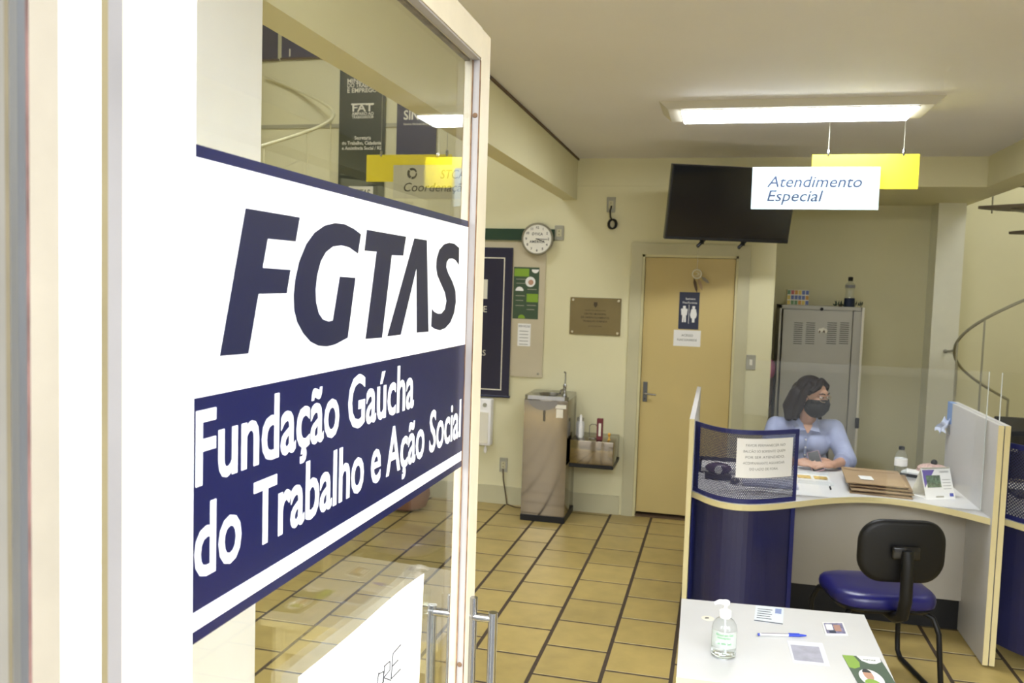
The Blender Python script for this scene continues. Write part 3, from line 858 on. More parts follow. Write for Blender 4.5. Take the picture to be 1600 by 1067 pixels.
# television on a swivel arm
TC = Vector((0.0348, 6.0913, 2.4307)); psi, til = 0.3586, 0.2358
u_ = Vector((math.cos(psi), math.sin(psi), 0)); n_ = Vector((math.sin(psi), -math.cos(psi), 0))
v_ = EZ*math.cos(til)+n_*math.sin(til); nf = u_.cross(v_)      # screen normal towards the room
TM = Matrix(((u_.x, v_.x, nf.x, TC.x), (u_.y, v_.y, nf.y, TC.y), (u_.z, v_.z, nf.z, TC.z), (0, 0, 0, 1)))
tv = thing('television', 'black flat television on a bracket above the washroom door', 'television', M=TM)
TWd, THt = 0.896, 0.514
build('housing', G().rbox(-TWd/2, TWd/2, -THt/2, THt/2, -0.045, -0.002, 0.004).xf(TM), M_BLACKG, tv)
build('screen', G().box(-TWd/2+0.012, TWd/2-0.012, -THt/2+0.022, THt/2-0.012, -0.002, 0.0005).xf(TM), M_TV, tv)
build('bezel_strip', G().box(-TWd/2+0.004, TWd/2-0.004, -THt/2+0.003, -THt/2+0.021, -0.002, 0.0015).xf(TM), M_BLACK, tv)
bk = TM @ Vector((0, 0, -0.05))
br = thing('tv_bracket', 'black swivel wall bracket holding the television', 'bracket', (bk.x, YB, bk.z))
build('wall_plate', G().rbox(0.03, 0.15, YB-0.03, YF, bk.z-0.12, bk.z+0.12, 0.004), M_BLACK, br)
arm = G().tube([(0.09, YB-0.03, bk.z+0.02), (0.24, (YB+bk.y)/2+0.06, bk.z+0.02), (bk.x, bk.y+0.02, bk.z)], 0.018, 10)
build('arm', arm, M_BLACK, br, True)
for lx in (-0.16, 0.14):
    build('rail', G().rbox(lx-0.014, lx+0.014, -THt/2-0.035, THt/2-0.06, -0.066, -0.046, 0.003).xf(TM), M_BLACK, br)
build('cross_plate', G().rbox(-0.2, 0.2, -0.05, 0.05, -0.078, -0.0665, 0.003).xf(TM), M_BLACK, br)
for lx in (-0.16, 0.14):
    c0 = TM @ Vector((lx, -THt/2-0.02, -0.056)); 
    build('tilt_knob', G().tube([c0+Vector((0.02, 0, 0.02)), c0+Vector((-0.03, -0.02, -0.035))], 0.012, 12), M_BLACK, br, True)

# ================================================================== WATER COOLER AND STEEL SHELF BOX
CX0, CX1, CY0, CY1 = -1.452, -1.108, 6.36, 6.76
wco = thing('water_cooler', 'mirror-steel drinking fountain column with chrome tap standing against the back wall', 'water cooler', ((CX0+CX1)/2, (CY0+CY1)/2, 0))
build('plinth', G().rbox(CX0-0.004, CX1+0.004, CY0-0.004, CY1, 0.0, 0.05, 0.004), M_BLACK, wco)


def front_fn(u, v):      # gently bowed front sheet
    return (CX0+(CX1-CX0)*u, CY0+0.004-0.004*math.sin(PI*u), 0.05+0.90*v)


build('body', G().rbox(CX0, CX1, CY0+0.014, CY1, 0.05, 0.955, 0.006), M_STEEL, wco, True)
build('front_sheet', G().grid(front_fn, 12, 14, EY, 0.002), M_STEEL, wco, True)
rim = G()
top_o = [(CX0, CY0), (CX1, CY0), (CX1, CY1), (CX0, CY1)]
bc = Vector(((CX0+CX1)/2-0.02, (CY0+CY1)/2-0.03, 0))
N_ = 40
outer = []; inner = []
for i in range(N_):
    a = 2*PI*i/N_
    c_, s_ = math.cos(a), math.sin(a)
    k_ = min((CX1-CX0)/2/abs(c_) if abs(c_) > 1e-6 else 9, (CY1-CY0)/2/abs(s_) if abs(s_) > 1e-6 else 9)
    outer.append(Vector(((CX0+CX1)/2+c_*k_, (CY0+CY1)/2+s_*k_, 0.985)))
    inner.append(Vector((bc.x+0.125*c_, bc.y+0.135*s_, 0.978)))
depth = []
rings = [outer, inner] + [[Vector((bc.x+0.125*q*math.cos(2*PI*i/N_), bc.y+0.135*q*math.sin(2*PI*i/N_), 0.978-0.085*(1-q*q))) for i in range(N_)] for q in (0.9, 0.7, 0.45, 0.2)]
V = []; Fq = []
for r_ in rings: V += r_
for k_ in range(len(rings)-1):
    for i in range(N_):
        Fq.append((k_*N_+i, k_*N_+(i+1) % N_, (k_+1)*N_+(i+1) % N_, (k_+1)*N_+i))
Fq.append(tuple((len(rings)-1)*N_+i for i in range(N_)))
o2 = [Vector((p.x, p.y, 0.9551)) for p in outer]
b0 = len(V); V += o2
for i in range(N_): Fq.append((b0+i, b0+(i+1) % N_, (i+1) % N_, i))
build('basin_top', G().add(V, Fq), M_CHROME, wco, True)
# bowl bulging out under the rim at the front
build('bowl_front', G().slab([(bc.x+0.118*math.cos(q), CY0-0.0025, 0.948+0.075*math.sin(q)*(0.75+0.25*abs(math.sin(q)))) for q in np.linspace(PI, 2*PI, 25)], -EY, 0.003), M_STEELD, wco)
build('drain_pipe', G().tube([(bc.x+0.01, CY0-0.004, 0.875), (bc.x+0.01, CY0-0.004, 0.79)], 0.008, 10), M_STEELD, wco, True)
tx = CX1-0.045
tp = build('tap', G().lathe([(0.020, 0), (0.020, 0.02), (0.013, 0.03), (0.013, 0.075), (0.016, 0.08), (0.010, 0.095)], (tx, CY0+0.09, 0.983), 18), M_CHROME, wco, True)
build('spout', G().tube([(tx, CY0+0.09, 1.05), (tx+0.004, CY0+0.09, 1.12), (tx+0.003, CY0+0.088, 1.165), (tx-0.006, CY0+0.08, 1.172)], 0.006, 10), M_CHROME, tp, True)
build('tap_nozzle', G().tube([(tx, CY0+0.09, 1.035), (tx-0.02, CY0+0.05, 1.03), (tx-0.024, CY0+0.035, 1.01)], 0.009, 10), M_CHROME, tp, True)
sk = build('sticker', G().box(CX1-0.095, CX1-0.012, CY0-0.0035, CY0-0.002, 0.895, 0.925).box(CX1-0.088, CX1-0.035, CY0-0.0055, CY0-0.004, 0.825, 0.890), M_PAPERC, wco)
sk['label'] = 'small white instruction sticker'

BX0, BX1, BY0, BY1, BZ0, BZ1 = -1.088, -0.752, 6.40, 6.775, 0.452, 0.655
sb = thing('steel_shelf_box', 'wall-mounted steel box with black underside right of the water cooler', 'shelf', ((BX0+BX1)/2, YB, BZ0))
build('box_body', G().rbox(BX0, BX1, BY0, YF, BZ0+0.02, BZ1, 0.004), M_STEEL, sb, True)
build('underside', G().rbox(BX0-0.004, BX1+0.004, BY0-0.004, YF, BZ0-0.008, BZ0+0.0199, 0.003), M_BLACK, sb)


def on_box(px, py): return hit(px, py, 2, BZ1)


p = on_box(909, 681)
t = thing('spray_bottle', 'slim white bottle standing on the steel shelf box', 'bottle', (p.x, 6.52, BZ1))
build('bottle', G().lathe([(0.018, 0), (0.020, 0.006), (0.020, 0.09), (0.013, 0.11), (0.010, 0.13)], (p.x, 6.52, BZ1), 18), M_PAPER, t, True)
build('cap', G().lathe([(0.011, 0), (0.011, 0.045), (0.006, 0.05)], (p.x, 6.52, BZ1+0.13), 14), M_WHITE, t, True)
p = on_box(896, 675)
t = thing('jar', 'grey frosted jar at the cooler end of the steel shelf box', 'jar', (-1.045, 6.60, BZ1))
build('jar_body', G().lathe([(0.030, 0), (0.033, 0.01), (0.033, 0.10), (0.026, 0.12)], (-1.045, 6.60, BZ1), 20), M_FROST, t, True)
build('jar_lid', G().lathe([(0.028, 0), (0.028, 0.025), (0.010, 0.03)], (-1.045, 6.60, BZ1+0.12), 20), M_GREYP, t, True)
t = thing('wire_holder', 'thin wire cup holder on the steel shelf box', 'holder', (-0.925, 6.50, BZ1))
wg = G().tube([(-0.955, 6.50, BZ1+0.003), (-0.955, 6.50, BZ1+0.10), (-0.94, 6.50, BZ1+0.115), (-0.91, 6.50, BZ1+0.115), (-0.895, 6.50, BZ1+0.10), (-0.895, 6.50, BZ1+0.003)], 0.003, 8)
wg.tube([(-0.925+0.03*math.cos(a), 6.50+0.03*math.sin(a), BZ1+0.004) for a in np.linspace(0, 2*PI, 20)[:-1]], 0.003, 8, True)
build('wire_frame', wg, M_CHROME, t, True)
t = thing('carton', 'dark red upright carton on the steel shelf box', 'carton', (-0.87, 6.50, BZ1))
build('carton_box', G().rbox(-0.896, -0.850, 6.47, 6.51, BZ1, BZ1+0.165, 0.002), M_RED, t)
build('carton_label', G().box(-0.880, -0.862, 6.4690, 6.4699, BZ1+0.03, BZ1+0.13), M_PAPERC, t)
t = thing('figurine', 'tiny orange knob-topped piece on the right end of the steel shelf box', 'ornament', (-0.80, 6.50, BZ1))
build('stem', G().lathe([(0.014, 0), (0.006, 0.012), (0.006, 0.03), (0.011, 0.034)], (-0.80, 6.50, BZ1), 14), M_ORANGE, t, True)
build('knob', G().ball((-0.80, 6.50, BZ1+0.044), 0.012), M_ORANGE, t, True)

# ================================================================== BANNERS, HANGING SIGNS, CEILING LAMP
yb_ = YB-0.02


def banner(label, xa, xb, zb, zt, mat, lines, name='hanging_banner'):
    t = thing(name, label, 'banner', ((xa+xb)/2, YB, zb), group=None)
    build('cloth', G().box(xa, xb, yb_-0.003, yb_, zb, zt), mat, t)
    build('top_rod', G().tube([(xa-0.02, yb_+0.002, zt), (xb+0.02, yb_+0.002, zt)], 0.012, 10), M_BROWN, t, True)
    build('bottom_rod', G().tube([(xa-0.01, yb_, zb), (xb+0.01, yb_, zb)], 0.009, 10), M_BROWN, t, True)
    for s_, xo, z, cap, w, al in lines:
        text(t, s_, (xo, yb_-0.003, z), EX, EZ, -EY, cap, M_PAPERC, width=w, align=al, bold=0.02)
    return t


def bx_(px, py): return hit(px, py, 1, yb_)


xa, xb = bx_(530, 200).x, bx_(602, 200).x
xc = (xa+xb)/2
L1 = bx_(546, 126)
t = banner('tall dark green banner with FAT lettering on the back wall behind the glass', xa, xb, 2.3, 4.05, M_BAND,
           [('MINISTÉRIO', bx_(543, 127).x, bx_(543, 130).z, 0.035, 0.30, 'L'), ('DO TRABALHO', bx_(543, 137).x, bx_(543, 137).z, 0.035, 0.30, 'L'), ('E EMPREGO', bx_(543, 145).x, bx_(543, 145).z, 0.035, 0.27, 'L'),
            ('FAT', bx_(567, 174).x, bx_(567, 174).z, 0.06, 0.19, 'C'), ('AMPARO AO', bx_(567, 180).x, bx_(567, 180).z, 0.025, 0.20, 'C'), ('TRABALHADOR', bx_(567, 185).x, bx_(567, 185).z, 0.022, 0.20, 'C'),
            ('Secretaria', bx_(567, 218).x, bx_(567, 218).z, 0.028, 0.15, 'C'), ('do Trabalho, Cidadania', bx_(565, 226).x, bx_(565, 226).z, 0.028, 0.36, 'C'), ('e Assistência Social / RS', bx_(565, 234).x, bx_(565, 234).z, 0.028, 0.36, 'C')])
zz = bx_(560, 302).z; fx0, fx1 = bx_(545, 300).x, bx_(583, 300).x
build('logo_block', G().box(fx0-0.2+0.2, fx1, yb_-0.0036, yb_-0.003, zz-0.09, bx_(560, 291).z), M_PAPERC, t)
text(t, 'FGTAS', ((fx0+fx1)/2, yb_-0.0037, zz-0.02), EX, EZ, -EY, 0.05, M_BAND, width=0.17, align='C', bold=0.03, shear=0.2)
fr = G()
fa, fb = bx_(549, 162), bx_(584, 186)
for q in ((fa.x, fb.x, fa.z-0.012, fa.z),):
    fr.box(q[0], q[1], yb_-0.0036, yb_-0.003, q[2], q[3])
build('logo_bar', fr, M_PAPERC, t)
xa, xb = bx_(620, 200).x, bx_(682, 200).x
xs_ = bx_(631, 187)
banner('dark navy banner with SINE lettering on the back wall behind the glass', xa, xb, bx_(650, 272).z, 4.05, M_NAVYB,
       [('SINE/RS', xs_.x, xs_.z, 0.075, 0.31, 'L'), ('Sistema Nacional de Emprego', xs_.x, xs_.z-0.045, 0.016, 0.28, 'L')])
za = bx_(420, 94).z
xa, xb = bx_(398, 94).x, bx_(434, 94).x
banner('plain navy banner high on the back wall, next to the white column', xa, xb, za, za+0.7, M_NAVYB, [])
xa2, xb2 = bx_(440, 92).x, bx_(505, 92).x
banner('second high navy banner, half hidden by the beam', xa2, xb2, bx_(470, 91).z, za+0.7, M_NAVYB, [('I', bx_(452, 88).x, bx_(452, 88).z, 0.06, None, 'L')])


def wires(t, pts, ztop):
    for q in pts:
        build('wire', G().tube([q, (q[0], q[1], ztop)], 0.0016, 6), M_GREYP, t)
        build('wire_clip', G().lathe([(0.006, -0.012), (0.009, 0.0), (0.009, 0.02), (0.005, 0.028)], q, 12), M_CHROME, t, True)


YS = 5.2
hs = thing('hanging_sign', 'white Atendimento Especial sign with yellow back plate hanging from the ceiling', 'sign', (0.6, YS, 2.32))
build('yellow_plate', G().rbox(0.467, 1.037, YS, YS+0.006, 2.436, 2.630, 0.001), M_YEL, hs)
build('white_plate', G().rbox(0.139, 0.833, YS-0.022, YS-0.016, 2.315, 2.556, 0.001), M_SIGNW, hs)
build('spacer', G().tube([(0.55, YS-0.016, 2.50), (0.55, YS, 2.50)], 0.01, 12).tube([(0.75, YS-0.016, 2.50), (0.75, YS, 2.50)], 0.01, 12), M_CHROME, hs)
A1 = hit(1198, 291, 1, YS-0.022); A2 = hit(1347, 291, 1, YS-0.022); A3 = hit(1198, 313, 1, YS-0.022); A4 = hit(1286, 313, 1, YS-0.022)
text(hs, 'Atendimento', (A1.x, YS-0.0221, A1.z-0.004), EX, EZ, -EY, 0.062, M_INKB, width=A2.x-A1.x, shear=0.22, bold=0.012)
text(hs, 'Especial', (A3.x, YS-0.0221, A3.z-0.004), EX, EZ, -EY, 0.062, M_INKB, width=A4.x-A3.x, shear=0.22, bold=0.012)
wires(hs, [(0.553, YS+0.003, 2.632), (0.953, YS+0.003, 2.632)], CZ)

q0 = hit(573, 242, 1, YS); q1 = hit(573, 284, 1, YS); q2 = hit(615, 258, 1, YS-0.02); q3 = hit(615, 310, 1, YS-0.02)
h2 = thing('hanging_sign', 'grey STCAS Coordenação sign with yellow back plate, seen through the glass door', 'sign', (q2.x+0.1, YS, q3.z))
build('yellow_plate', G().rbox(q0.x, q0.x+0.585, YS, YS+0.006, q1.z, q0.z, 0.001), M_YEL, h2)
build('grey_plate', G().rbox(q2.x, q2.x+0.54, YS-0.022, YS-0.016, q3.z, q2.z, 0.001), M_SIGNG, h2)
T1 = hit(631, 299, 1, YS-0.022); T2 = hit(688, 279, 1, YS-0.022)
text(h2, 'Coordenação', (T1.x, YS-0.0221, T1.z), EX, EZ, -EY, 0.055, M_INK, width=0.435, shear=0.22)
text(h2, 'STCAS', (T2.x, YS-0.0221, T2.z), EX, EZ, -EY, 0.055, M_INK, width=0.20, shear=0.22)
ec = hit(644, 271, 1, YS-0.022)
em = G()
for a0 in (0.3, 2.4, 4.5):
    A = [ec+Vector((0.034*math.cos(a), 0, 0.036*math.sin(a))) for a in np.linspace(a0, a0+1.9, 9)]
    B = [ec+Vector((0.021*math.cos(a)+0.004, 0, 0.021*math.sin(a))) for a in np.linspace(a0+1.9, a0, 9)]
    em.slab(A+B, -EY, 0.0006)
build('emblem', em, M_INK, h2)
wires(h2, [(q0.x+0.1, YS+0.003, q0.z), (q0.x+0.55, YS+0.003, q0.z)], HZ)


def ceiling_lamp(label, x0, x1, y0, y1, CZ=CZ):
    t = thing('ceiling_lamp', label, 'lamp', ((x0+x1)/2, (y0+y1)/2, CZ))
    g = G()
    zb = CZ-0.045
    ch = [(x0, 0), (x1, 0), (x1-0.05, -0.045), (x0+0.05, -0.045)]
    g.prism(ch, (0, y0, CZ), EX, EZ, EY, y1-y0)
    build('housing', g, paint('lamp_housing', (0.62, 0.59, 0.50), 0.4), t)
    build('diffuser', G().box(x0+0.125, x1-0.125, y0+0.025, y1-0.02, zb-0.014, zb-0.0002), M_TUBE, t)
    lipm = paint('lamp_housing', (0.62, 0.59, 0.50), 0.4)
    for lx0, lx1, ly0, ly1 in ((x0+0.118, x0+0.1249, y0+0.018, y1-0.013), (x1-0.1249, x1-0.118, y0+0.018, y1-0.013), (x0+0.125, x1-0.125, y0+0.018, y0+0.0249), (x0+0.125, x1-0.125, y1-0.0199, y1-0.013)):
        build('lip', G().box(lx0, lx1, ly0, ly1, zb-0.005, zb-0.0002), lipm, t)
    return t


ceiling_lamp('long fluorescent ceiling lamp with glowing white diffuser', -0.385, 1.06, 4.76, 5.12)
ceiling_lamp('unseen fluorescent fill lamp added high in the right stairwell', 2.5, 4.1, 6.6, 6.96, HZ)  # added out of view to brighten the right stairwell
ceiling_lamp('unseen fluorescent fill lamp added high in the left stairwell', -3.6, -2.0, 4.6, 4.96, HZ)  # extra light for the left stairwell, added out of view

# ================================================================== LOCKER IN THE RECESS
LY = 7.6
a = hit(1219, 476, 1, LY); b = hit(1350, 478, 1, LY)
LX0, LX1, LZ = a.x, b.x, a.z
lk = thing('locker', 'tall grey metal locker with louvred vents behind the seated woman', 'locker', ((LX0+LX1)/2, LY+0.25, 0))
build('cabinet', G().box(LX0, LX0+0.016, LY, LY+0.46, 0, LZ).box(LX1-0.02, LX1, LY, LY+0.46, 0, LZ).box(LX0, LX1, LY+0.44, LY+0.46, 0, LZ).box(LX0, LX1, LY, LY+0.46, LZ-0.03, LZ).box(LX0, LX1, LY, LY+0.46, 0, 0.06), M_LOCK, lk)
dr = build('door', G().rbox(LX0+0.030, LX1-0.085, LY-0.008, LY+0.012, 0.065, LZ-0.034, 0.003), M_LOCK, lk)
build('frame_post', G().rbox(LX1-0.078, LX1-0.0205, LY-0.003, LY+0.012, 0.065, LZ-0.034, 0.002), M_LOCK, lk)
build('edge_highlight', G().rbox(LX1-0.012, LX1+0.006, LY-0.012, LY, 0.0, LZ, 0.002), M_PAPERC, lk)  # pale colour carries the highlight along the locker's right edge


def lk_pt(px, py): return hit(px, py, 1, LY-0.008)


for xa_, xb_ in ((1241, 1252.5), (1260, 1272), (1293, 1306), (1313, 1325)):
    va, vb = lk_pt(xa_, 502), lk_pt(xb_, 538)
    lo = G(); n_ = 11
    hgt = (va.z-vb.z)/n_
    for i in range(n_):
        z = vb.z+hgt*i
        lo.slab([(va.x, LY-0.0081, z+hgt*0.1), (vb.x, LY-0.0081, z+hgt*0.1), (vb.x, LY-0.0081, z+hgt*0.62), (va.x, LY-0.0081, z+hgt*0.62)], -EY, 0.0006)
    vt = build('louvre', lo, M_LOCKD, dr)
    hood = G()
    for i in range(n_):
        z = vb.z+hgt*i
        hood.slab([(va.x, LY-0.0088, z+hgt*0.5), (vb.x, LY-0.0088, z+hgt*0.5), (vb.x, LY-0.0088, z+hgt*0.75), (va.x, LY-0.0088, z+hgt*0.75)], -EY, 0.004)
    build('louvre_hood', hood, M_LOCK, dr)
p = lk_pt(1284, 483)
build('lock_hole', lathe_y([(0.014, 0), (0.014, 0.003), (0.006, 0.004)], (p.x, LY-0.0081, p.z), 18), M_BLACK, dr)
p = lk_pt(1346, 661)
build('handle', G().rbox(LX1-0.02, LX1+0.012, LY-0.034, LY-0.0121, p.z-0.045, p.z+0.045, 0.008), M_BLACK, lk, True)
p = lk_pt(1285, 516)
mg = thing('magnet', 'small cream figurine magnet stuck between the locker vents', 'magnet', (p.x, LY-0.009, p.z))
build('figure', G().ball((p.x-0.02, LY-0.013, p.z-0.004), (0.016, 0.006, 0.022)).ball((p.x+0.006, LY-0.013, p.z+0.004), (0.020, 0.006, 0.018)).ball((p.x+0.028, LY-0.013, p.z-0.004), (0.012, 0.006, 0.020)), M_PAPERC, mg, True)
build('dark_mark', G().ball((p.x-0.022, LY-0.018, p.z-0.012), (0.006, 0.004, 0.010)).ball((p.x+0.012, LY-0.018, p.z-0.008), (0.005, 0.004, 0.010)), M_BROWN, mg, True)

# things on the locker
p0 = hit(1229, 472, 1, LY+0.15); p1 = hit(1264, 453, 1, LY+0.15)
cb = thing('checked_box', 'small box in colourful checks lying on the left of the locker', 'box', ((p0.x+p1.x)/2, LY+0.2, LZ))
bw = p1.x-p0.x; bh = p1.z-p0.z+0.02
build('carton', G().rbox(p0.x, p0.x+bw, LY+0.12, LY+0.26, LZ, LZ+bh, 0.003), M_PAPERC, cb)
m_ck, nt_ck, b_ck = nodes_of('coloured_checks')
g_ck = nt_ck.nodes.new('ShaderNodeNewGeometry'); rp_ck = nt_ck.nodes.new('ShaderNodeValToRGB'); rp_ck.color_ramp.interpolation = 'CONSTANT'
els = rp_ck.color_ramp.elements
for i_, c_ in enumerate(((0.55, 0.28, 0.04), (0.10, 0.14, 0.35), (0.62, 0.48, 0.10), (0.40, 0.08, 0.08), (0.12, 0.25, 0.10))):
    e_ = els[i_] if i_ < 2 else els.new(0.2*i_)
    e_.position = 0.2*i_; e_.color = (*c_, 1)
nt_ck.links.new(g_ck.outputs['Random Per Island'], rp_ck.inputs[0]); nt_ck.links.new(rp_ck.outputs[0], b_ck.inputs['Base Color'])
g = G()
for i in range(6):
    for j in range(3):
        xx = p0.x+bw*(i+0.08)/6; zz = LZ+bh*(j+0.1)/3
        g.box(xx, xx+bw*0.84/6, LY+0.1190, LY+0.1199, zz, zz+bh*0.8/3)
build('check_pattern', g, m_ck, cb)
p = hit(1327, 474, 1, LY+0.15); h_ = hit(1327, 427, 1, LY+0.15).z-p.z
bt = thing('bottle', 'clear bottle with dark cap and blue base standing on the locker', 'bottle', (p.x, LY+0.15, LZ))
C0 = (p.x, LY+0.15, LZ)
build('bottle_body', G().lathe([(0.040, 0.07), (0.036, 0.09), (0.034, h_*0.55), (0.040, h_*0.62), (0.040, h_*0.74), (0.020, h_*0.82), (0.016, h_*0.86)], C0, 24), M_PET, bt, True)
build('base_holder', G().lathe([(0.044, 0), (0.046, 0.01), (0.042, 0.075)], C0, 24), M_INKB, bt, True)
build('cap', G().lathe([(0.018, h_*0.86), (0.020, h_*0.88), (0.020, h_*0.98), (0.012, h_*1.0)], C0, 18), M_BLACK, bt, True)
build('label_band', G().lathe([(0.0406, h_*0.63), (0.0406, h_*0.73)], C0, 24), M_INKG, bt, True)
t = thing('small_plant', 'small dark plant clump lying around the bottle on the locker', 'plant', (p.x, LY+0.12, LZ))
g = G()
rnd = random.Random(5)
for i in range(26):
    xx = p.x+rnd.uniform(-0.12, 0.11)
    if abs(xx-p.x) < 0.048: continue
    yy = LY+rnd.uniform(0.06, 0.16); hh = rnd.uniform(0.02, 0.055)
    d_ = Vector((rnd.uniform(-1, 1), rnd.uniform(-1, 1), 0)).normalized()*0.02
    g.slab([(xx, yy, LZ+0.001), Vector((xx, yy, LZ+hh*0.6))+d_*0.5+Vector((0.006, 0, 0)), Vector((xx, yy, LZ+hh))+d_, Vector((xx, yy, LZ+hh*0.6))+d_*0.5-Vector((0.006, 0, 0))], EY, 0.002)
build('leaves', g, paint('dark_leaf', (0.03, 0.05, 0.03), 0.6), t)
build('stem_base', G().lathe([(0.012, 0), (0.016, 0.012), (0.008, 0.02)], (p.x-0.075, LY+0.10, LZ), 12), M_BROWN, t)
# bag in the gap left of the locker
hb = thing('hanging_bag', 'pink and brown bag hanging in the gap left of the locker', 'bag', (0.46, 7.75, 0.9))
build('bag_body', G().ball((0.438, 7.75, 1.02), (0.042, 0.06, 0.20)), M_BROWN, hb, True)
build('pink_flap', G().ball((0.438, 7.71, 1.17), (0.044, 0.05, 0.085)), M_PINKC, hb, True)
build('strap', G().tube([(0.438, 7.75, 1.22), (0.43, 7.74, 1.45), (0.395, 7.74, 1.50)], 0.008, 8), M_BROWN, hb, True)
build('hook', G().tube([(0.388, 7.74, 1.50), (0.41, 7.74, 1.50), (0.415, 7.74, 1.515)], 0.005, 8), M_CHROME, hb, True)

# ================================================================== SERVICE COUNTER
DZ = 0.745
edge_px = [(1087, 769), (1110, 779), (1160, 788), (1200, 788), (1243, 784), (1300, 777), (1355, 776), (1400, 780), (1450, 788), (1490, 795), (1520, 803), (1550, 811)]
E_ = [hit(x, y, 2, DZ) for x, y in edge_px]
ex = np.array([q.x for q in E_]); ey = np.array([q.y for q in E_])
PX0, PX1 = -0.112, 1.343          # inner faces of the two side panels
co = np.polyfit(ex, ey, 5)


def edge_y(x): return float(np.polyval(co, min(max(x, -0.10), 1.34)))


DYB = 5.57
ct = thing('service_counter', 'service counter with white worktop, curved blue front and grey side panels', 'counter', (0.6, 5.0, 0))
front = [(x, edge_y(x)) for x in np.linspace(PX0, PX1, 40)]
top = [Vector((x, y, DZ)) for x, y in front]+[Vector((PX1, DYB, DZ)), Vector((PX0, DYB, DZ))]
build('worktop', G().slab([p-EZ*0.03 for p in top], EZ, 0.03), M_LAMW, ct)
eg = G()
for i in range(len(front)-1):
    (xa, ya), (xb, yb) = front[i], front[i+1]
    eg.slab([(xa, ya-0.0022, DZ-0.032), (xb, yb-0.0022, DZ-0.032), (xb, yb-0.0022, DZ-0.001), (xa, ya-0.0022, DZ-0.001)], EY, 0.002)
build('edge_band', eg, M_EDGE, ct)
# side panels: white faces, cream edging in front
lt = hit(1084, 655, 1, 4.57)


def side_panel(x0, x1, y0, y1, z, zb=None):
    zb = zb or z
    g = G().add([(x0, y0+0.002, 0.01), (x1, y0+0.002, 0.01), (x1, y1, 0.01), (x0, y1, 0.01), (x0, y0+0.002, z), (x1, y0+0.002, z), (x1, y1, zb), (x0, y1, zb)],
                [(0, 3, 2, 1), (4, 5, 6, 7), (0, 1, 5, 4), (1, 2, 6, 5), (2, 3, 7, 6), (3, 0, 4, 7)])
    pnl = build('side_panel', g, M_LAMG, ct)
    build('edging', G().box(x0, x1, y0, y0+0.0019, 0.01, z), M_EDGE, pnl)
    return pnl


LPY = 4.57
side_panel(PX0-0.026, PX0, LPY, 5.95, lt.z, lt.z+0.025)
RPY = 4.568
side_panel(PX1, PX1+0.025, RPY, 5.53, 1.215)
# blue perforated screen and lower panel, bowed along the worktop edge
SX0, SX1 = PX0+0.003, 0.424
z_sc0, z_sc1 = DZ+0.001, hit(1088, 656, 1, 4.57).z-0.005
z_sc1 = hit(1165, 672, 1, edge_y(0.16)+0.02).z


def bow_y(x): return edge_y(x)+0.020


pf = G()
nseg = 24
V = []; UV = []
arc = 0.0; px_ = None
for i in range(nseg+1):
    x = SX0+(SX1-SX0)*i/nseg; y = bow_y(x)
    if px_: arc += math.hypot(x-px_[0], y-px_[1])
    px_ = (x, y)
    for z in (z_sc0, z_sc1):
        V.append((x, y, z)); UV.append((arc, z))
F_ = [(2*i, 2*i+2, 2*i+3, 2*i+1) for i in range(nseg)]
po_ = build('perforated_screen', G().add(V, F_), M_PERF, ct, True, fixn=False)
uvl = po_.data.uv_layers.new(name='UVMap')
for lp in po_.data.loops: uvl.data[lp.index].uv = UV[lp.vertex_index]
fr = G()


def bow_strip(g, xa, xb, za, zb, dy0=-0.006, dy1=0.006, n=20, fn=bow_y):
    P = []
    for i in range(n+1):
        x = xa+(xb-xa)*i/n; y = fn(x)
        P += [(x, y+dy0, za), (x, y+dy1, za), (x, y+dy1, zb), (x, y+dy0, zb)]
    F = []
    for i in range(n):
        a_, b_ = 4*i, 4*(i+1)
        for j in range(4): F.append((a_+j, a_+(j+1) % 4, b_+(j+1) % 4, b_+j))
    F += [(0, 1, 2, 3), (4*n+3, 4*n+2, 4*n+1, 4*n)]
    g.add(P, F)


bow_strip(fr, SX0, SX1, z_sc1-0.022, z_sc1)
bow_strip(fr, SX0, SX1, z_sc0, z_sc0+0.022)
bow_strip(fr, SX0, SX0+0.030, z_sc0+0.022, z_sc1-0.022, n=3)
bow_strip(fr, SX1-0.020, SX1, z_sc0+0.022, z_sc1-0.022, n=3)
build('screen_frame', fr, M_BLUEM, ct)
lp_ = G(); bow_strip(lp_, SX0+0.012, SX1-0.012, 0.12, DZ-0.034, 0.012, 0.028)
build('front_panel', lp_, M_BLUEP, ct)
lf = G()
bow_strip(lf, SX0, SX0+0.022, 0.10, DZ-0.033, 0.004, 0.03, 2)
build('panel_post', lf, M_BLUEM, ct)
lf = G(); bow_strip(lf, SX1-0.022, SX1, 0.10, DZ-0.033, 0.004, 0.03, 2)
build('panel_post', lf, M_BLUEM, ct)
build('modesty_panel', G().box(PX0, PX1, 5.0, 5.02, 0.18, DZ-0.031), paint('shaded_grey_laminate', (0.36, 0.335, 0.285), 0.45, var=0.02), ct)  # laminate darkened here; shade on the panel is put into its colour
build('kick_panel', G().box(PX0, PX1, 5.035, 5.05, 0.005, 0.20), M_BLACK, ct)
for xx in (PX0+0.10, PX1-0.16): build('support', G().box(xx, xx+0.03, 5.051, 5.45, 0.0, DZ-0.031), M_LAMG, ct)

# acrylic guard
gy = 4.76
gl_, gr_ = hit(1165, 565, 1, gy), hit(1549, 582, 1, gy)
ac = thing('acrylic_screen', 'clear acrylic guard sheet standing on the counter in front of the woman', 'screen', (0.75, gy, DZ))
build('sheet', G().box(gl_.x, PX1-0.004, gy, gy+0.004, DZ+0.0005, 1.462), M_ACR, ac)
build('bright_edge', G().box(PX1-0.004, PX1-0.0005, gy-0.001, gy+0.005, DZ+0.0005, 1.462), M_ACRE, ac)
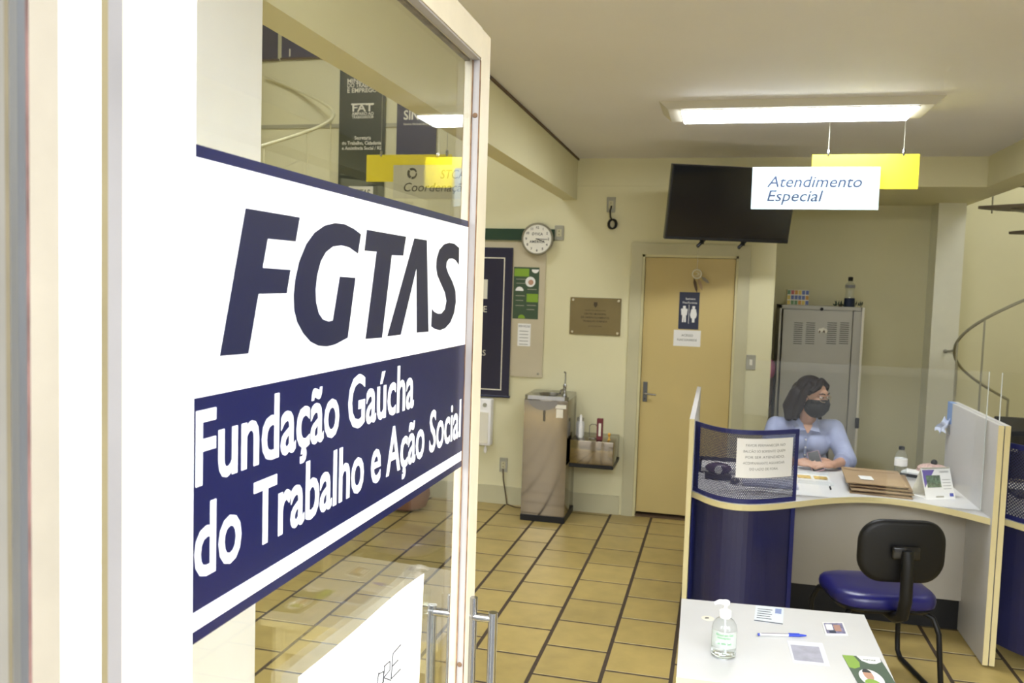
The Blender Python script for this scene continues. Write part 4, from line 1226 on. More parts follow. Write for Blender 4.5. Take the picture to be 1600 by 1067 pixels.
# paper taped to the blue screen
q00 = hit(1152, 683, 1, 4.45); q11 = hit(1239, 748, 1, 4.48)


def note_fn(u, v):
    x = q00.x+(q11.x-q00.x)*u
    return (x, bow_y(x)-0.010-0.003*math.sin(PI*u), q11.z-0.008+(q00.z-q11.z+0.006)*v-0.006*(1-u)*0)


nt_ = thing('counter_notice', 'white printed notice taped to the blue perforated screen', 'notice', ((q00.x+q11.x)/2, bow_y(0.26)-0.01, q11.z))
build('sheet', G().grid(note_fn, 14, 3, EY, 0.0006), M_PAPER, nt_)
for k_, s_ in enumerate(('FAVOR PERMANECER NO', 'BALCÃO SÓ SOMENTE QUEM', 'FOR SER ATENDIDO.', 'ACOMPANHANTE AGUARDAR', 'DO LADO DE FORA.')):
    v_ = 0.80-0.15*k_
    a_ = Vector(note_fn(0.16 if k_ in (0, 2) else 0.12, v_)); b_ = Vector(note_fn(0.86 if k_ != 4 else 0.75, v_))
    if k_ == 4: a_ = Vector(note_fn(0.24, v_))
    w_ = (b_-a_).length
    o_ = a_+Vector((0, -0.0032, 0))
    to = text(nt_, s_, o_, b_-a_, EZ, -EY, 0.0125, M_INKG, width=w_, t=0.0004)
    mw = nt_.matrix_basis
    for vx in to.data.vertices:
        q_ = mw @ vx.co
        u_c = min(1.0, max(0.0, (q_.x-q00.x)/(q11.x-q00.x)))
        q_.y = note_fn(u_c, 0.5)[1]-0.0005
        vx.co = mw.inverted() @ q_

# ---- things on the counter
p0, p1 = hit(1250, 752, 2, DZ), hit(1296, 758, 2, DZ)
tr_ = hit(1293, 740, 2, DZ)
cr = thing('card_tray', 'clear tray of yellow and dark cards lying in front of the woman', 'tray', (0.56, 5.17, DZ))
ty0, ty1, tx0, tx1 = 5.06, 5.32, 0.47, 0.665
build('tray', G().box(tx0, tx1, ty0, ty1, DZ+0.0005, DZ+0.004).box(tx0, tx1, ty0, ty0+0.003, DZ+0.004, DZ+0.018).box(tx0, tx1, ty1-0.003, ty1, DZ+0.004, DZ+0.018), M_FROST, cr)
for i, (xa, m_) in enumerate(((tx0+0.012, M_BRASS), (tx0+0.105, M_BRASS))):
    build('card', G().rbox(xa, xa+0.075, 5.19, 5.27, DZ+0.0045, DZ+0.008, 0.001), paint('card_gold', (0.55, 0.38, 0.10), 0.5, var=0.5, scale=60), cr)
    build('card', G().rbox(xa, xa+0.075, 5.08, 5.12, DZ+0.0045, DZ+0.007, 0.001), M_INK, cr)
pn0, pn1 = hit(1293, 750, 2, DZ+0.005), hit(1298, 764, 2, DZ+0.005)
pn = thing('pen', 'thin dark pen lying right of the card tray on the counter', 'pen', pn0)
build('barrel', G().tube([pn0, pn0.lerp(pn1, 0.75)], 0.004, 10), M_FROST, pn, True)
build('tip', G().tube([pn0.lerp(pn1, 0.75), pn1], 0.0046, 10), M_INK, pn, True)

for k_, (dx, dy, rz, m_) in enumerate(((0.012, -0.030, -0.12, M_KRAFTD), (0.004, -0.012, -0.03, M_KRAFT), (0.016, 0.010, -0.10, M_KRAFTD), (-0.012, 0.022, -0.06, M_KRAFT))):
    labs = ('brown kraft envelope at the bottom of the stack on the counter', 'kraft envelope second from the bottom of the counter stack', 'dark kraft envelope just below the top one of the counter stack', 'kraft envelope on top of the stack, carrying the white phone')
    z0 = DZ+0.001+0.0155*k_
    c_ = Vector((0.898+dx, 5.13+dy, z0))
    e = thing('kraft_envelope', labs[k_], 'envelope', c_, rz, 'stack of kraft envelopes')
    M_ = Matrix.Translation(c_) @ Matrix.Rotation(rz, 4, 'Z')

    def env_fn(u, v, k_=k_):
        return ((u-0.5)*0.315, (v-0.5)*0.43, 0.0005+0.0045*math.sin(PI*u)*math.sin(PI*v))
    build('envelope_body', G().grid(env_fn, 10, 10, EZ, 0.006).xf(M_), m_, e, True)
    build('flap', G().prism([(-0.155, 0.205), (0.155, 0.205), (0.13, 0.13), (-0.13, 0.13)], (0, 0, 0.0098), EX, EY, EZ, 0.0008).xf(M_), m_, e)
zt_e = DZ+0.001+0.0155*3+0.0117
ph_c = hit(1353, 747, 2, zt_e)
ph = thing('white_card', 'white card lying on the top kraft envelope', 'card', (ph_c.x, ph_c.y, zt_e))
build('card_body', G().rbox(ph_c.x-0.035, ph_c.x+0.035, ph_c.y-0.045, ph_c.y+0.045, zt_e, zt_e+0.004, 0.0015), M_PAPER, ph)
build('print_area', G().box(ph_c.x-0.025, ph_c.x+0.025, ph_c.y-0.03, ph_c.y+0.03, zt_e+0.0041, zt_e+0.0046), M_FROST, ph)

p = hit(1406, 749, 2, DZ)
wb_ = thing('water_bottle', 'clear plastic water bottle with dark cap standing on the counter', 'bottle', (p.x, p.y, DZ))
hb_ = hit(1406, 697, 1, p.y).z-DZ
C0 = (p.x, p.y, DZ+0.0005)
build('bottle_body', G().lathe([(0.026, 0), (0.034, 0.006), (0.035, hb_*0.28), (0.033, hb_*0.32), (0.035, hb_*0.36), (0.035, hb_*0.66), (0.026, hb_*0.80), (0.014, hb_*0.88), (0.013, hb_*0.91)], C0, 28), M_PET, wb_, True)
build('bottle_label', G().lathe([(0.0356, hb_*0.42), (0.0356, hb_*0.64)], C0, 28), M_PAPER, wb_, True)
build('cap', G().lathe([(0.016, hb_*0.90), (0.0165, hb_*0.92), (0.0165, hb_*0.985), (0.012, hb_)], C0, 20), M_BLACK, wb_, True)

p = hit(1432, 742, 2, DZ)
nb = thing('notebook', 'black bound notebook with white pages right of the water bottle', 'notebook', (p.x-0.02, p.y-0.05, DZ), -0.5)
M_ = nb.matrix_basis
build('cover', G().rbox(-0.07, 0.08, -0.06, 0.06, 0.001, 0.020, 0.003).xf(M_), M_BLACK, nb)
build('pages', G().rbox(-0.064, 0.074, -0.056, 0.056, 0.0205, 0.032, 0.002).xf(M_), M_PAPER, nb)
p = hit(1456, 757, 2, DZ)
ba = thing('basket', 'small pink checked cloth-topped basket behind the desk calendar', 'basket', (p.x, p.y, DZ))
build('basket_body', G().lathe([(0.050, 0), (0.056, 0.01), (0.066, 0.085), (0.060, 0.09)], (p.x, p.y, DZ+0.0005), 24), M_KRAFT, ba, True)
build('cloth_top', G().ball((p.x, p.y, DZ+0.092), (0.085, 0.075, 0.030)).lathe([(0.088, -0.004), (0.072, 0.012)], (p.x, p.y, DZ+0.083), 24), M_CHECK, ba, True)
build('knob', G().ball((p.x+0.005, p.y, DZ+0.130), (0.018, 0.018, 0.018)), M_BLACK, ba, True)

# desk calendar (tent)
cl = hit(1447, 780, 2, DZ); crr = hit(1507, 778, 2, DZ)
cal = thing('desk_calendar', 'white tent desk calendar with a landscape photo and purple corner on the counter', 'calendar', ((cl.x+crr.x)/2, (cl.y+crr.y)/2+0.05, DZ))
ux = (crr-cl); wcal = 0.185; ux = Vector((ux.x, ux.y, 0)).normalized()
uy = Vector((-ux.y, ux.x, 0))
hz = 0.155; back = 0.085
o_ = Vector((cl.x, cl.y, DZ+0.002))
vv = (uy*0.055+EZ*hz).normalized(); nn = ux.cross(vv); nn = -nn if nn.y > 0 else nn
Lh = math.hypot(0.055, hz)
build('front_leaf', G().slab([o_, o_+ux*wcal, o_+ux*wcal+vv*Lh, o_+vv*Lh], -nn, 0.0015), M_PAPER, cal)
ob = o_+uy*0.12
build('back_leaf', G().slab([ob, ob+ux*wcal, o_+ux*wcal+vv*Lh, o_+vv*Lh], uy, 0.0015), M_PAPERC, cal)
build('base_leaf', G().slab([o_-uy*0.012-EZ*0.0015, o_+ux*wcal-uy*0.012-EZ*0.0015, ob+ux*wcal-EZ*0.0015, ob-EZ*0.0015], EZ, 0.0012), M_PAPER, cal)


def on_cal(u0, u1, v0, v1, off=0.0004):
    return [o_+ux*wcal*u0+vv*Lh*v0+nn*off, o_+ux*wcal*u1+vv*Lh*v0+nn*off, o_+ux*wcal*u1+vv*Lh*v1+nn*off, o_+ux*wcal*u0+vv*Lh*v1+nn*off]


build('purple_corner', G().slab([on_cal(0.03, 0.45, 0.36, 0.94)[i] for i in (0, 2, 3)], nn, 0.0004), paint('purple_print', (0.12, 0.08, 0.36), 0.4), cal)
build('picture', G().slab(on_cal(0.12, 0.60, 0.36, 0.76, 0.0009), nn, 0.0004), M_PHOTO, cal)
build('blue_logo', G().slab(on_cal(0.83, 0.96, 0.05, 0.16), nn, 0.0005), M_BLUE, cal)
text(cal, 'CALENDÁRIO', on_cal(0.60, 1, 0.84, 1)[0], ux, vv, nn, 0.010, M_INKG, width=0.06)
for k_ in range(4): build('text_line', G().slab(on_cal(0.66, 0.93, 0.30+0.10*k_, 0.315+0.10*k_), nn, 0.0003), M_INKG, cal)
build('date_strip', G().slab(on_cal(0.35, 0.62, 0.03, 0.08), nn, 0.0003), M_GREYP, cal)
build('spiral', G().tube([o_+vv*Lh+ux*0.005, o_+vv*Lh+ux*(wcal-0.005)], 0.004, 8), M_GREYP, cal)

# keyboard, stapler and tape behind the perforated screen
kb = thing('keyboard', 'pale blue-grey keyboard behind the perforated screen', 'keyboard', (0.26, 4.95, DZ))
build('case', G().rbox(0.16, 0.46, 4.87, 5.02, DZ+0.0005, DZ+0.018, 0.004), paint('keyboard_case', (0.45, 0.47, 0.62), 0.5), kb)
kg = G()
for r_ in range(4):
    for c_ in range(12): kg.box(0.168+0.0238*c_, 0.168+0.0238*c_+0.020, 4.88+0.034*r_, 4.88+0.034*r_+0.028, DZ+0.0185, DZ+0.023)
build('keys', kg, paint('keyboard_keys', (0.60, 0.62, 0.75), 0.5), kb)
tp_ = thing('tape_dispenser', 'dark purple oval tape dispenser behind the perforated screen', 'dispenser', (0.03, 5.0, DZ))
build('dispenser_base', G().rbox(-0.05, 0.10, 4.96, 5.04, DZ+0.0005, DZ+0.03, 0.008), M_BLACK, tp_, True)
build('dispenser_shell', G().ball((0.025, 5.0, DZ+0.062), (0.075, 0.045, 0.034)), M_PURPLE, tp_, True)
build('tape_roll', G().lathe([(0.022, -0.01), (0.022, 0.01)], (0, 0, 0), 20).xf(Matrix.Translation((0.025, 4.950, DZ+0.062)) @ Matrix.Rotation(PI/2, 4, 'X')), M_FROST, tp_, True)
st_ = thing('paper_tray', 'black paper tray with white sheets at the left end of the counter', 'tray', (0.05, 5.25, DZ))
build('tray_body', G().box(-0.09, 0.22, 5.14, 5.40, DZ+0.0005, DZ+0.006).box(-0.09, -0.085, 5.14, 5.40, DZ+0.006, DZ+0.05).box(0.215, 0.22, 5.14, 5.40, DZ+0.006, DZ+0.05).box(-0.09, 0.22, 5.395, 5.40, DZ+0.006, DZ+0.05), M_BLACK, st_)
build('sheets', G().rbox(-0.075, 0.205, 5.15, 5.38, DZ+0.0065, DZ+0.03, 0.001), M_PAPER, st_)
mo = thing('computer_mouse', 'black computer mouse right of the keyboard behind the perforated screen', 'mouse', (0.12, 4.92, DZ))
build('mouse_shell', G().ball((0.118, 4.92, DZ+0.014), (0.028, 0.05, 0.0135)), M_BLACK, mo, True)
build('wheel', G().tube([(0.114, 4.89, DZ+0.026), (0.122, 4.89, DZ+0.026)], 0.006, 10), M_GREYP, mo, True)

# blue tape with tissue on the right panel
tpx = PX1-0.0008
ta = hit(1470, 626, 0, tpx)
bt_ = thing('tape_strip', 'blue tape strip with a white tissue scrap hanging on the right side panel', 'tape', (tpx, 5.50, 1.15))
build('tape', G().box(tpx-0.0006, tpx, 5.42, 5.525, 1.09, 1.2145).box(tpx-0.0006, PX1+0.0245, 5.42, 5.525, 1.2152, 1.2160), M_TAPEB, bt_)


def tis(u, v): return (tpx-0.004-0.05*(1-v)*(0.3+u)-0.012*math.sin(6*u+3*v), 5.44+0.075*u+0.02*math.sin(7*v), 1.03+0.085*v+0.012*math.sin(9*u))


build('tissue', G().grid(tis, 10, 10, -EX, 0.0012), paint('tissue_blue_white', (0.50, 0.55, 0.68), 0.8), bt_, True)
build('clip', G().tube([(tpx-0.006, 5.455, 1.09), (tpx-0.006, 5.44, 1.03)], 0.005, 8), M_INKG, bt_, True)

# ================================================================== NEIGHBOURING COUNTER
nc = thing('service_counter', 'neighbouring blue-fronted counter at the right edge, beyond the double side panel', 'counter', (1.9, 5.0, 0))
NX0 = PX1+0.030
g = G().box(NX0, NX0+0.025, RPY+0.002, 5.53, 0.01, 1.215)
s_ = build('side_panel', g, M_LAMG, nc)
build('edging', G().box(NX0, NX0+0.025, RPY, RPY+0.0019, 0.01, 1.215), M_EDGE, s_)
NX1 = NX0+0.026; off_ = NX1-PX0


def n_y(x): return edge_y(x-off_)+0.02


def n_e(x): return edge_y(x-off_)


front = [(x, n_e(x)) for x in np.linspace(NX1, 2.6, 30)]
build('worktop', G().slab([Vector((x, y, DZ-0.03)) for x, y in front]+[Vector((2.6, 5.57, DZ-0.03)), Vector((NX1, 5.57, DZ-0.03))], EZ, 0.03), M_LAMW, nc)
eg = G()
for i in range(len(front)-1):
    (xa, ya), (xb, yb) = front[i], front[i+1]
    eg.slab([(xa, ya-0.0022, DZ-0.032), (xb, yb-0.0022, DZ-0.032), (xb, yb-0.0022, DZ-0.001), (xa, ya-0.0022, DZ-0.001)], EY, 0.002)
build('edge_band', eg, M_EDGE, nc)
nx_a, nx_b = NX1+0.003, NX1+0.53
g = G(); bow_strip(g, nx_a, nx_b, DZ+0.001, DZ+0.022, fn=n_y); bow_strip(g, nx_a, nx_b, 1.10, 1.125, fn=n_y); bow_strip(g, nx_a, nx_a+0.02, DZ+0.022, 1.10, n=3, fn=n_y)
build('screen_frame', g, M_BLUEM, nc)
V = []; UV = []
for i in range(21):
    x = nx_a+(nx_b-nx_a)*i/20
    for z in (DZ+0.001, 1.12): V.append((x, n_y(x), z)); UV.append((x, z))
po2 = build('perforated_screen', G().add(V, [(2*i, 2*i+2, 2*i+3, 2*i+1) for i in range(20)]), M_PERF, nc, True, fixn=False)
uvl = po2.data.uv_layers.new(name='UVMap')
for lp in po2.data.loops: uvl.data[lp.index].uv = UV[lp.vertex_index]
g = G(); bow_strip(g, nx_a, nx_b, 0.10, DZ-0.034, 0.004, 0.028, fn=n_y)
build('front_panel', g, M_BLUEP, nc)
build('modesty_panel', G().box(NX1, 2.6, 5.0, 5.02, 0.18, DZ-0.031), M_LAMG, nc)
build('end_panel', G().box(2.6, 2.626, 4.7, 5.57, 0.01, DZ), M_LAMG, nc)
ac2 = thing('acrylic_screen', 'second acrylic guard sheet, on the neighbouring counter past the double panel', 'screen', (1.9, gy, DZ))
build('sheet', G().box(NX1+0.004, 2.3, gy+0.0, gy+0.004, DZ+0.0005, 1.46), M_ACR, ac2)
build('bright_edge', G().box(NX1+0.0005, NX1+0.004, gy-0.001, gy+0.005, DZ+0.0005, 1.46), M_ACRE, ac2)
mn = thing('monitor', 'dark computer monitor behind the neighbouring counter screen', 'monitor', (1.75, 5.2, DZ))
build('monitor_shell', G().rbox(1.50, 2.02, 5.16, 5.20, DZ+0.10, DZ+0.44, 0.008), M_BLACK, mn, True)
build('stand', G().rbox(1.73, 1.79, 5.205, 5.24, DZ+0.02, DZ+0.3, 0.006), M_BLACK, mn)
build('foot', G().rbox(1.62, 1.90, 5.12, 5.30, DZ+0.0005, DZ+0.018, 0.006), M_BLACK, mn)
build('back_label', G().box(1.56, 1.62, 5.1592, 5.1599, DZ+0.25, DZ+0.28), M_GREYP, mn)

# ================================================================== VISITOR CHAIR
chc = Vector((0.775, 4.27, 0)); crz = math.radians(12)
CM = Matrix.Translation(chc) @ Matrix.Rotation(crz, 4, 'Z')
ch = thing('office_chair', 'visitor chair with blue seat and black backrest facing the counter', 'chair', chc, crz)


def rr_poly(w, h, r, n=8, bulge=0.0):
    P = []
    for cx_, cy_, a0 in ((w/2-r, h/2-r, 0), (-w/2+r, h/2-r, PI/2), (-w/2+r, -h/2+r, PI), (w/2-r, -h/2+r, 1.5*PI)):
        for i in range(n+1):
            a_ = a0+PI/2*i/n
            P.append((cx_+r*math.cos(a_), cy_+r*math.sin(a_)))
    return P


def pad(w, h, r, prof, curve):
    """rounded pad: outline scaled through (scale, offset) steps; curve bends it"""
    base = rr_poly(w, h, r)
    k = len(base); V = []; F = []
    for sc, dz in prof:
        for x, y in base:
            V.append(curve(x*(1-(1-sc)*1.0), y*(1-(1-sc)*1.0), dz))
    for i in range(len(prof)-1):
        for j in range(k): F.append((i*k+j, i*k+(j+1) % k, (i+1)*k+(j+1) % k, (i+1)*k+j))
    F.append(tuple(range(k))[::-1]); F.append(tuple(range((len(prof)-1)*k, len(prof)*k)))
    return G().add(V, F)


seatp = pad(0.47, 0.43, 0.13, [(0.90, 0.405), (0.985, 0.412), (1.0, 0.430), (0.985, 0.452), (0.93, 0.466), (0.80, 0.474), (0.5, 0.478), (0.2, 0.479)], lambda x, y, z: Vector((x, y, z-0.02*max(0, (y/0.21))**3)))
build('seat', seatp.xf(CM), M_VINYLB, ch, True, 60)
build('seat_shell', pad(0.46, 0.42, 0.13, [(0.55, 0.380), (0.93, 0.386), (1.0, 0.402), (0.97, 0.411)], lambda x, y, z: Vector((x, y, z))).xf(CM), M_BLACK, ch, True)


def back_curve(x, y, z): return Vector((x, -0.255+z+0.45*x*x-0.03*y, 0.70+y))


bkp = pad(0.385, 0.285, 0.105, [(0.86, -0.030), (0.97, -0.024), (1.0, -0.012), (0.985, 0.004)], back_curve)
build('backrest', bkp.xf(CM), M_BLACK, ch, True, 60)
build('back_cushion', pad(0.372, 0.272, 0.10, [(1.0, 0.0045), (0.99, 0.018), (0.93, 0.030), (0.6, 0.034)], back_curve).xf(CM), M_VINYLB, ch, True, 60)
build('back_bracket', G().rbox(-0.062, 0.062, -0.312, -0.285, 0.672, 0.735, 0.012, 3).xf(CM), M_BLACKG, ch, True)
build('back_post', G().tube([(0, -0.312, 0.715), (0, -0.322, 0.66), (0, -0.325, 0.50), (0, -0.300, 0.42), (0, -0.23, 0.385), (0, -0.05, 0.374)], [0.024, 0.026, 0.027, 0.027, 0.025, 0.022], 12).xf(CM), M_BLACK, ch, True)
for s in (-1, 1):
    x = 0.195*s
    build('leg', G().tube([(x*0.85, 0.14, 0.378), (x*1.02, 0.20, 0.365), (x*1.12, 0.235, 0.30), (x*1.16, 0.25, 0.10), (x*1.17, 0.245, 0.04), (x*1.17, 0.21, 0.013)], 0.0125, 10).xf(CM), M_BLACK, ch, True)
    build('leg', G().tube([(x*0.85, -0.13, 0.378), (x*1.02, -0.17, 0.365), (x*1.12, -0.19, 0.30), (x*1.17, -0.22, 0.06), (x*1.17, -0.205, 0.02), (x*1.17, -0.17, 0.013)], 0.0125, 10).xf(CM), M_BLACK, ch, True)
    build('runner', G().tube([(x*1.17, -0.17, 0.013), (x*1.17, 0.21, 0.013)], 0.0125, 10).xf(CM), M_BLACK, ch, True)
    build('glide', G().rbox(x*1.17-0.015, x*1.17+0.015, -0.16, -0.11, 0.0, 0.016, 0.003).xf(CM), M_BLACK, ch)
build('cross_bar', G().tube([(-0.17, 0.14, 0.376), (0.17, 0.14, 0.376)], 0.0115, 10).tube([(-0.17, -0.13, 0.376), (0.17, -0.13, 0.376)], 0.0115, 10).xf(CM), M_BLACK, ch, True)

# ================================================================== FOREGROUND TABLE
TZ = 0.75
TX0, TX1, TY0, TY1 = -0.083, 0.516, 2.345, 2.985
tb = thing('small_table', 'small cream laminate table in the foreground with leaflets and hand gel', 'table', ((TX0+TX1)/2, (TY0+TY1)/2, 0))
build('tabletop', G().slab([(-0.075, 2.345, TZ-0.025), (0.520, 2.36, TZ-0.025), (0.515, 3.010, TZ-0.025), (-0.089, 2.962, TZ-0.025)], EZ, 0.025), M_LAMW, tb)
build('edging', G().slab([(-0.0755, 2.343, TZ-0.0255), (0.5205, 2.358, TZ-0.0255), (0.5205, 2.358, TZ-0.001), (-0.0755, 2.343, TZ-0.001)], EY, 0.0019), M_EDGE, tb)
build('apron', G().box(-0.04, 0.47, 2.39, 2.408, TZ-0.12, TZ-0.0255).box(-0.04, 0.47, 2.92, 2.938, TZ-0.12, TZ-0.0255).box(-0.05, -0.032, 2.408, 2.92, TZ-0.12, TZ-0.0255).box(0.462, 0.48, 2.408, 2.92, TZ-0.12, TZ-0.0255), M_EDGE, tb)
for xx in (-0.055, 0.45):
    for yy in (2.385, 2.91):
        build('leg', G().rbox(xx, xx+0.035, yy, yy+0.035, 0.0, TZ-0.0256, 0.003), M_EDGE, tb)

p = hit(1130, 1025, 2, TZ); C0 = (p.x, p.y, TZ+0.0005)
hg = thing('hand_gel_bottle', 'clear hand gel pump bottle with green label on the foreground table', 'bottle', C0)
H0 = hit(1130, 962, 1, p.y).z-TZ           # shoulder/neck height
bprof = [(0.030, 0), (0.0355, 0.004), (0.0365, 0.02), (0.0365, H0*0.70), (0.034, H0*0.80), (0.026, H0*0.90), (0.015, H0*0.96), (0.0135, H0)]
build('bottle_body', G().lathe(bprof, C0, 40), M_PET, hg, True)
build('gel', G().lathe([(0.029, 0.003), (0.0345, 0.007), (0.0350, 0.02), (0.0350, H0*0.30)], C0, 40), M_GEL, hg, True)
lab = G()
nl = 20
for z0, z1 in ((H0*0.30, H0*0.70),):
    P = []
    for i in range(nl+1):
        a_ = math.radians(-158+136*i/nl)
        for z in (z0, z1): P.append((p.x+0.0371*math.cos(a_), p.y+0.0371*math.sin(a_), TZ+z))
    lab.add(P, [(2*i, 2*i+2, 2*i+3, 2*i+1) for i in range(nl)])
lb = build('label_wrap', lab, clear_sheet('pale_green_label', (0.72, 0.88, 0.72), 0.04, 0.45), hg, True)
lb['label'] = 'pale green product label'


def on_cyl(parent, s_, ang, z, cap, w, mat):
    V, Fc = letters(s_, 0.02)
    x0 = min(q.x for q in V); x1 = max(q.x for q in V)
    if _CAP is None: pass
    k = cap/_CAP; kx = w/(x1-x0)
    g = G(); R_ = 0.0374
    for q in V:
        a_ = math.radians(ang)+((q.x-x0)*kx-w/2)/R_
        rr_ = R_+0.0002*(q.z+0.5)
        g.v.append(Vector((p.x+rr_*math.cos(a_), p.y+rr_*math.sin(a_), TZ+z+q.y*k)))
    g.f = Fc
    return build('lettering', g, mat, parent)


on_cyl(lb, 'Álcool em Gel', -90, H0*0.61, 0.0065, 0.052, M_INKGR)
on_cyl(lb, 'Antisséptico', -92, H0*0.54, 0.0055, 0.040, M_INKGR)
on_cyl(lb, '70%', -118, H0*0.40, 0.006, 0.012, M_INKGR)
on_cyl(lb, 'INPM', -92, H0*0.40, 0.005, 0.012, M_INKGR)
on_cyl(lb, '500g', -66, H0*0.40, 0.006, 0.012, M_INKGR)
pmp = build('pump', G().lathe([(0.016, H0-0.004), (0.0175, H0), (0.0175, H0+0.016), (0.012, H0+0.020), (0.006, H0+0.022), (0.006, H0+0.034), (0.012, H0+0.036), (0.012, H0+0.044), (0.008, H0+0.047)], C0, 28), M_WHITE, hg, True)
build('nozzle', G().tube([(p.x+0.002, p.y, TZ+H0+0.041), (p.x-0.018, p.y-0.004, TZ+H0+0.043), (p.x-0.032, p.y-0.006, TZ+H0+0.037)], [0.008, 0.0065, 0.0045], 12), M_WHITE, pmp, True)
build('dip_tube', G().tube([(p.x, p.y, TZ+H0), (p.x+0.002, p.y, TZ+H0*0.4), (p.x+0.004, p.y, TZ+0.012)], 0.003, 10), M_FROST, hg, True)

p2 = hit(1104, 966, 2, TZ)
rg = thing('round_sticker', 'round white sticker with a dark centre lying behind the hand gel bottle', 'sticker', (p2.x, p2.y, TZ))
build('disc', G().lathe([(0.021, 0.0003), (0.021, 0.001)], (p2.x+0.004, p2.y, TZ), 32), M_PAPERC, rg)
build('centre_mark', G().slab([(p2.x-0.006, p2.y-0.006, TZ+0.0011), (p2.x+0.008, p2.y-0.002, TZ+0.0011), (p2.x+0.006, p2.y+0.008, TZ+0.0011), (p2.x-0.004, p2.y+0.004, TZ+0.0011)], EZ, 0.0004), M_INK, rg)


def flat(name, label, cat, corners, mat, t=0.0006, group=None):
    """sheet lying on the table from its four photo corners (bl, br, tr, tl)"""
    P = [hit(x, y, 2, TZ) for x, y in corners]
    c = sum(P, Vector())/4
    o = thing(name, label, cat, (c.x, c.y, TZ), 0, group)
    build('sheet', G().slab([q+EZ*0.0004 for q in P], EZ, t), mat, o)

    def at(u, v, dz=0.0001):
        a_ = P[0].lerp(P[1], u); b_ = P[3].lerp(P[2], u)
        return a_.lerp(b_, v)+EZ*(0.0004+t+dz)

    def quad(nm, u0, u1, v0, v1, m_, dz=0.0001):
        return build(nm, G().slab([at(u0, v0, dz), at(u1, v0, dz), at(u1, v1, dz), at(u0, v1, dz)], EZ, 0.0003), m_, o)
    return o, at, quad


o, at, quad = flat('business_card', 'white information card with a blue corner logo at the back of the foreground table', 'card', [(1178, 970), (1223, 976), (1225, 950), (1181, 946)], paint('card_pale_blue', (0.74, 0.80, 0.86), 0.5))
quad('logo', 0.70, 0.92, 0.60, 0.90, paint('logo_blue', (0.20, 0.27, 0.55), 0.5))
for k_ in range(5): quad('text_line', 0.08, 0.60-0.05*(k_ % 2), 0.20+0.14*k_, 0.235+0.14*k_, M_INKB)
quad('bottom_edge', 0.0, 1.0, 0.0, 0.05, M_INKB)

pa, pb2, pc2 = hit(1187, 991, 2, TZ+0.005), hit(1232, 992, 2, TZ+0.005), hit(1260, 993, 2, TZ+0.005)
pn = thing('ballpoint_pen', 'blue capped ballpoint pen lying on the foreground table', 'pen', (pb2.x, pb2.y, TZ))
build('barrel', G().tube([pa, pb2], 0.0036, 12), M_FROST, pn, True)
build('ink_tube', G().tube([pa.lerp(pb2, 0.05)+EZ*0.0037, pb2+EZ*0.0037], 0.0009, 6), M_PURPLE, pn)
build('end_plug', G().tube([pa-(pb2-pa).normalized()*0.006, pa], 0.0041, 12), M_BLUE, pn, True)
build('cap', G().tube([pb2, pb2.lerp(pc2, 0.7), pc2], [0.0046, 0.0044, 0.002], 12), M_BLUE, pn, True)
build('clip', G().tube([pb2+EZ*0.0055, pb2.lerp(pc2, 0.6)+EZ*0.0055], 0.0014, 8), M_BLUE, pn, True)

o, at, quad = flat('photo_card', 'small colourful photo card with a white border at the right of the foreground table', 'card', [(1290, 992), (1325, 993), (1317, 973), (1284, 973)], M_PAPER, 0.002)
quad('picture', 0.07, 0.93, 0.08, 0.92, M_PHOTOB)
quad('pale_shape', 0.12, 0.42, 0.35, 0.8, M_PAPER, 0.0005)
quad('warm_shape', 0.48, 0.78, 0.25, 0.75, paint('print_skin', (0.42, 0.22, 0.16), 0.5), 0.0005)
quad('dark_shape', 0.2, 0.5, 0.1, 0.3, M_INKB, 0.0005)

o, at, quad = flat('leaflet', 'white leaflet with a grey blurred picture in the middle of the foreground table', 'leaflet', [(1239, 1035), (1297, 1041), (1285, 1005), (1230, 1001)], paint('leaflet_paper', (0.74, 0.76, 0.84), 0.6))
quad('picture', 0.06, 0.86, 0.10, 0.80, paint('leaflet_print', (0.36, 0.36, 0.44), 0.5, var=0.15, scale=25))
quad('heading', 0.30, 0.65, 0.86, 0.95, M_FROST)

o, at, quad = flat('brochure', 'green brochure with a portrait at the front right of the foreground table', 'brochure', [(1346, 1078), (1412, 1088), (1374, 1028), (1316, 1024)], M_GREEND, 0.0012)
build('white_logo_field', G().slab([at(0.38, 1.0), at(0.45, 0.86), at(0.62, 0.79), at(0.80, 0.80), at(0.97, 0.87), at(1.0, 1.0)], EZ, 0.0003), M_PAPER, o)
text(o, 'FGTAS', at(0.50, 0.88, 0.0005), at(1, 0.88)-at(0, 0.88), at(0.5, 1)-at(0.5, 0), EZ, 0.006, M_GREEND, width=0.036, bold=0.02, shear=0.2)
build('green_block', G().slab([at(0.0, 1.0), at(0.0, 0.62), at(0.14, 0.60), at(0.30, 0.66), at(0.36, 0.80), at(0.30, 1.0)], EZ, 0.0003), M_GREENL, o)
build('white_oval', G().slab([at(0.44+0.30*math.cos(a_), 0.36+0.25*math.sin(a_)) for a_ in np.linspace(0, 2*PI, 33)[:-1]], EZ, 0.0003), M_PAPER, o)
build('portrait', G().slab([at(0.40+0.12*math.cos(a_), 0.44+0.15*math.sin(a_), 0.0005) for a_ in np.linspace(0, 2*PI, 25)[:-1]], EZ, 0.0002), paint('print_face', (0.50, 0.27, 0.18), 0.5), o)
build('portrait_hair', G().slab([at(0.40+0.125*math.cos(a_), 0.47+0.14*math.sin(a_), 0.0008) for a_ in np.linspace(0.3, PI-0.3, 13)], EZ, 0.0002), M_INK, o)
build('portrait_shirt', G().slab([at(0.40+0.20*math.cos(a_), 0.20+0.13*math.sin(a_), 0.0006) for a_ in np.linspace(0, PI, 15)], EZ, 0.0002), M_GREENL, o)

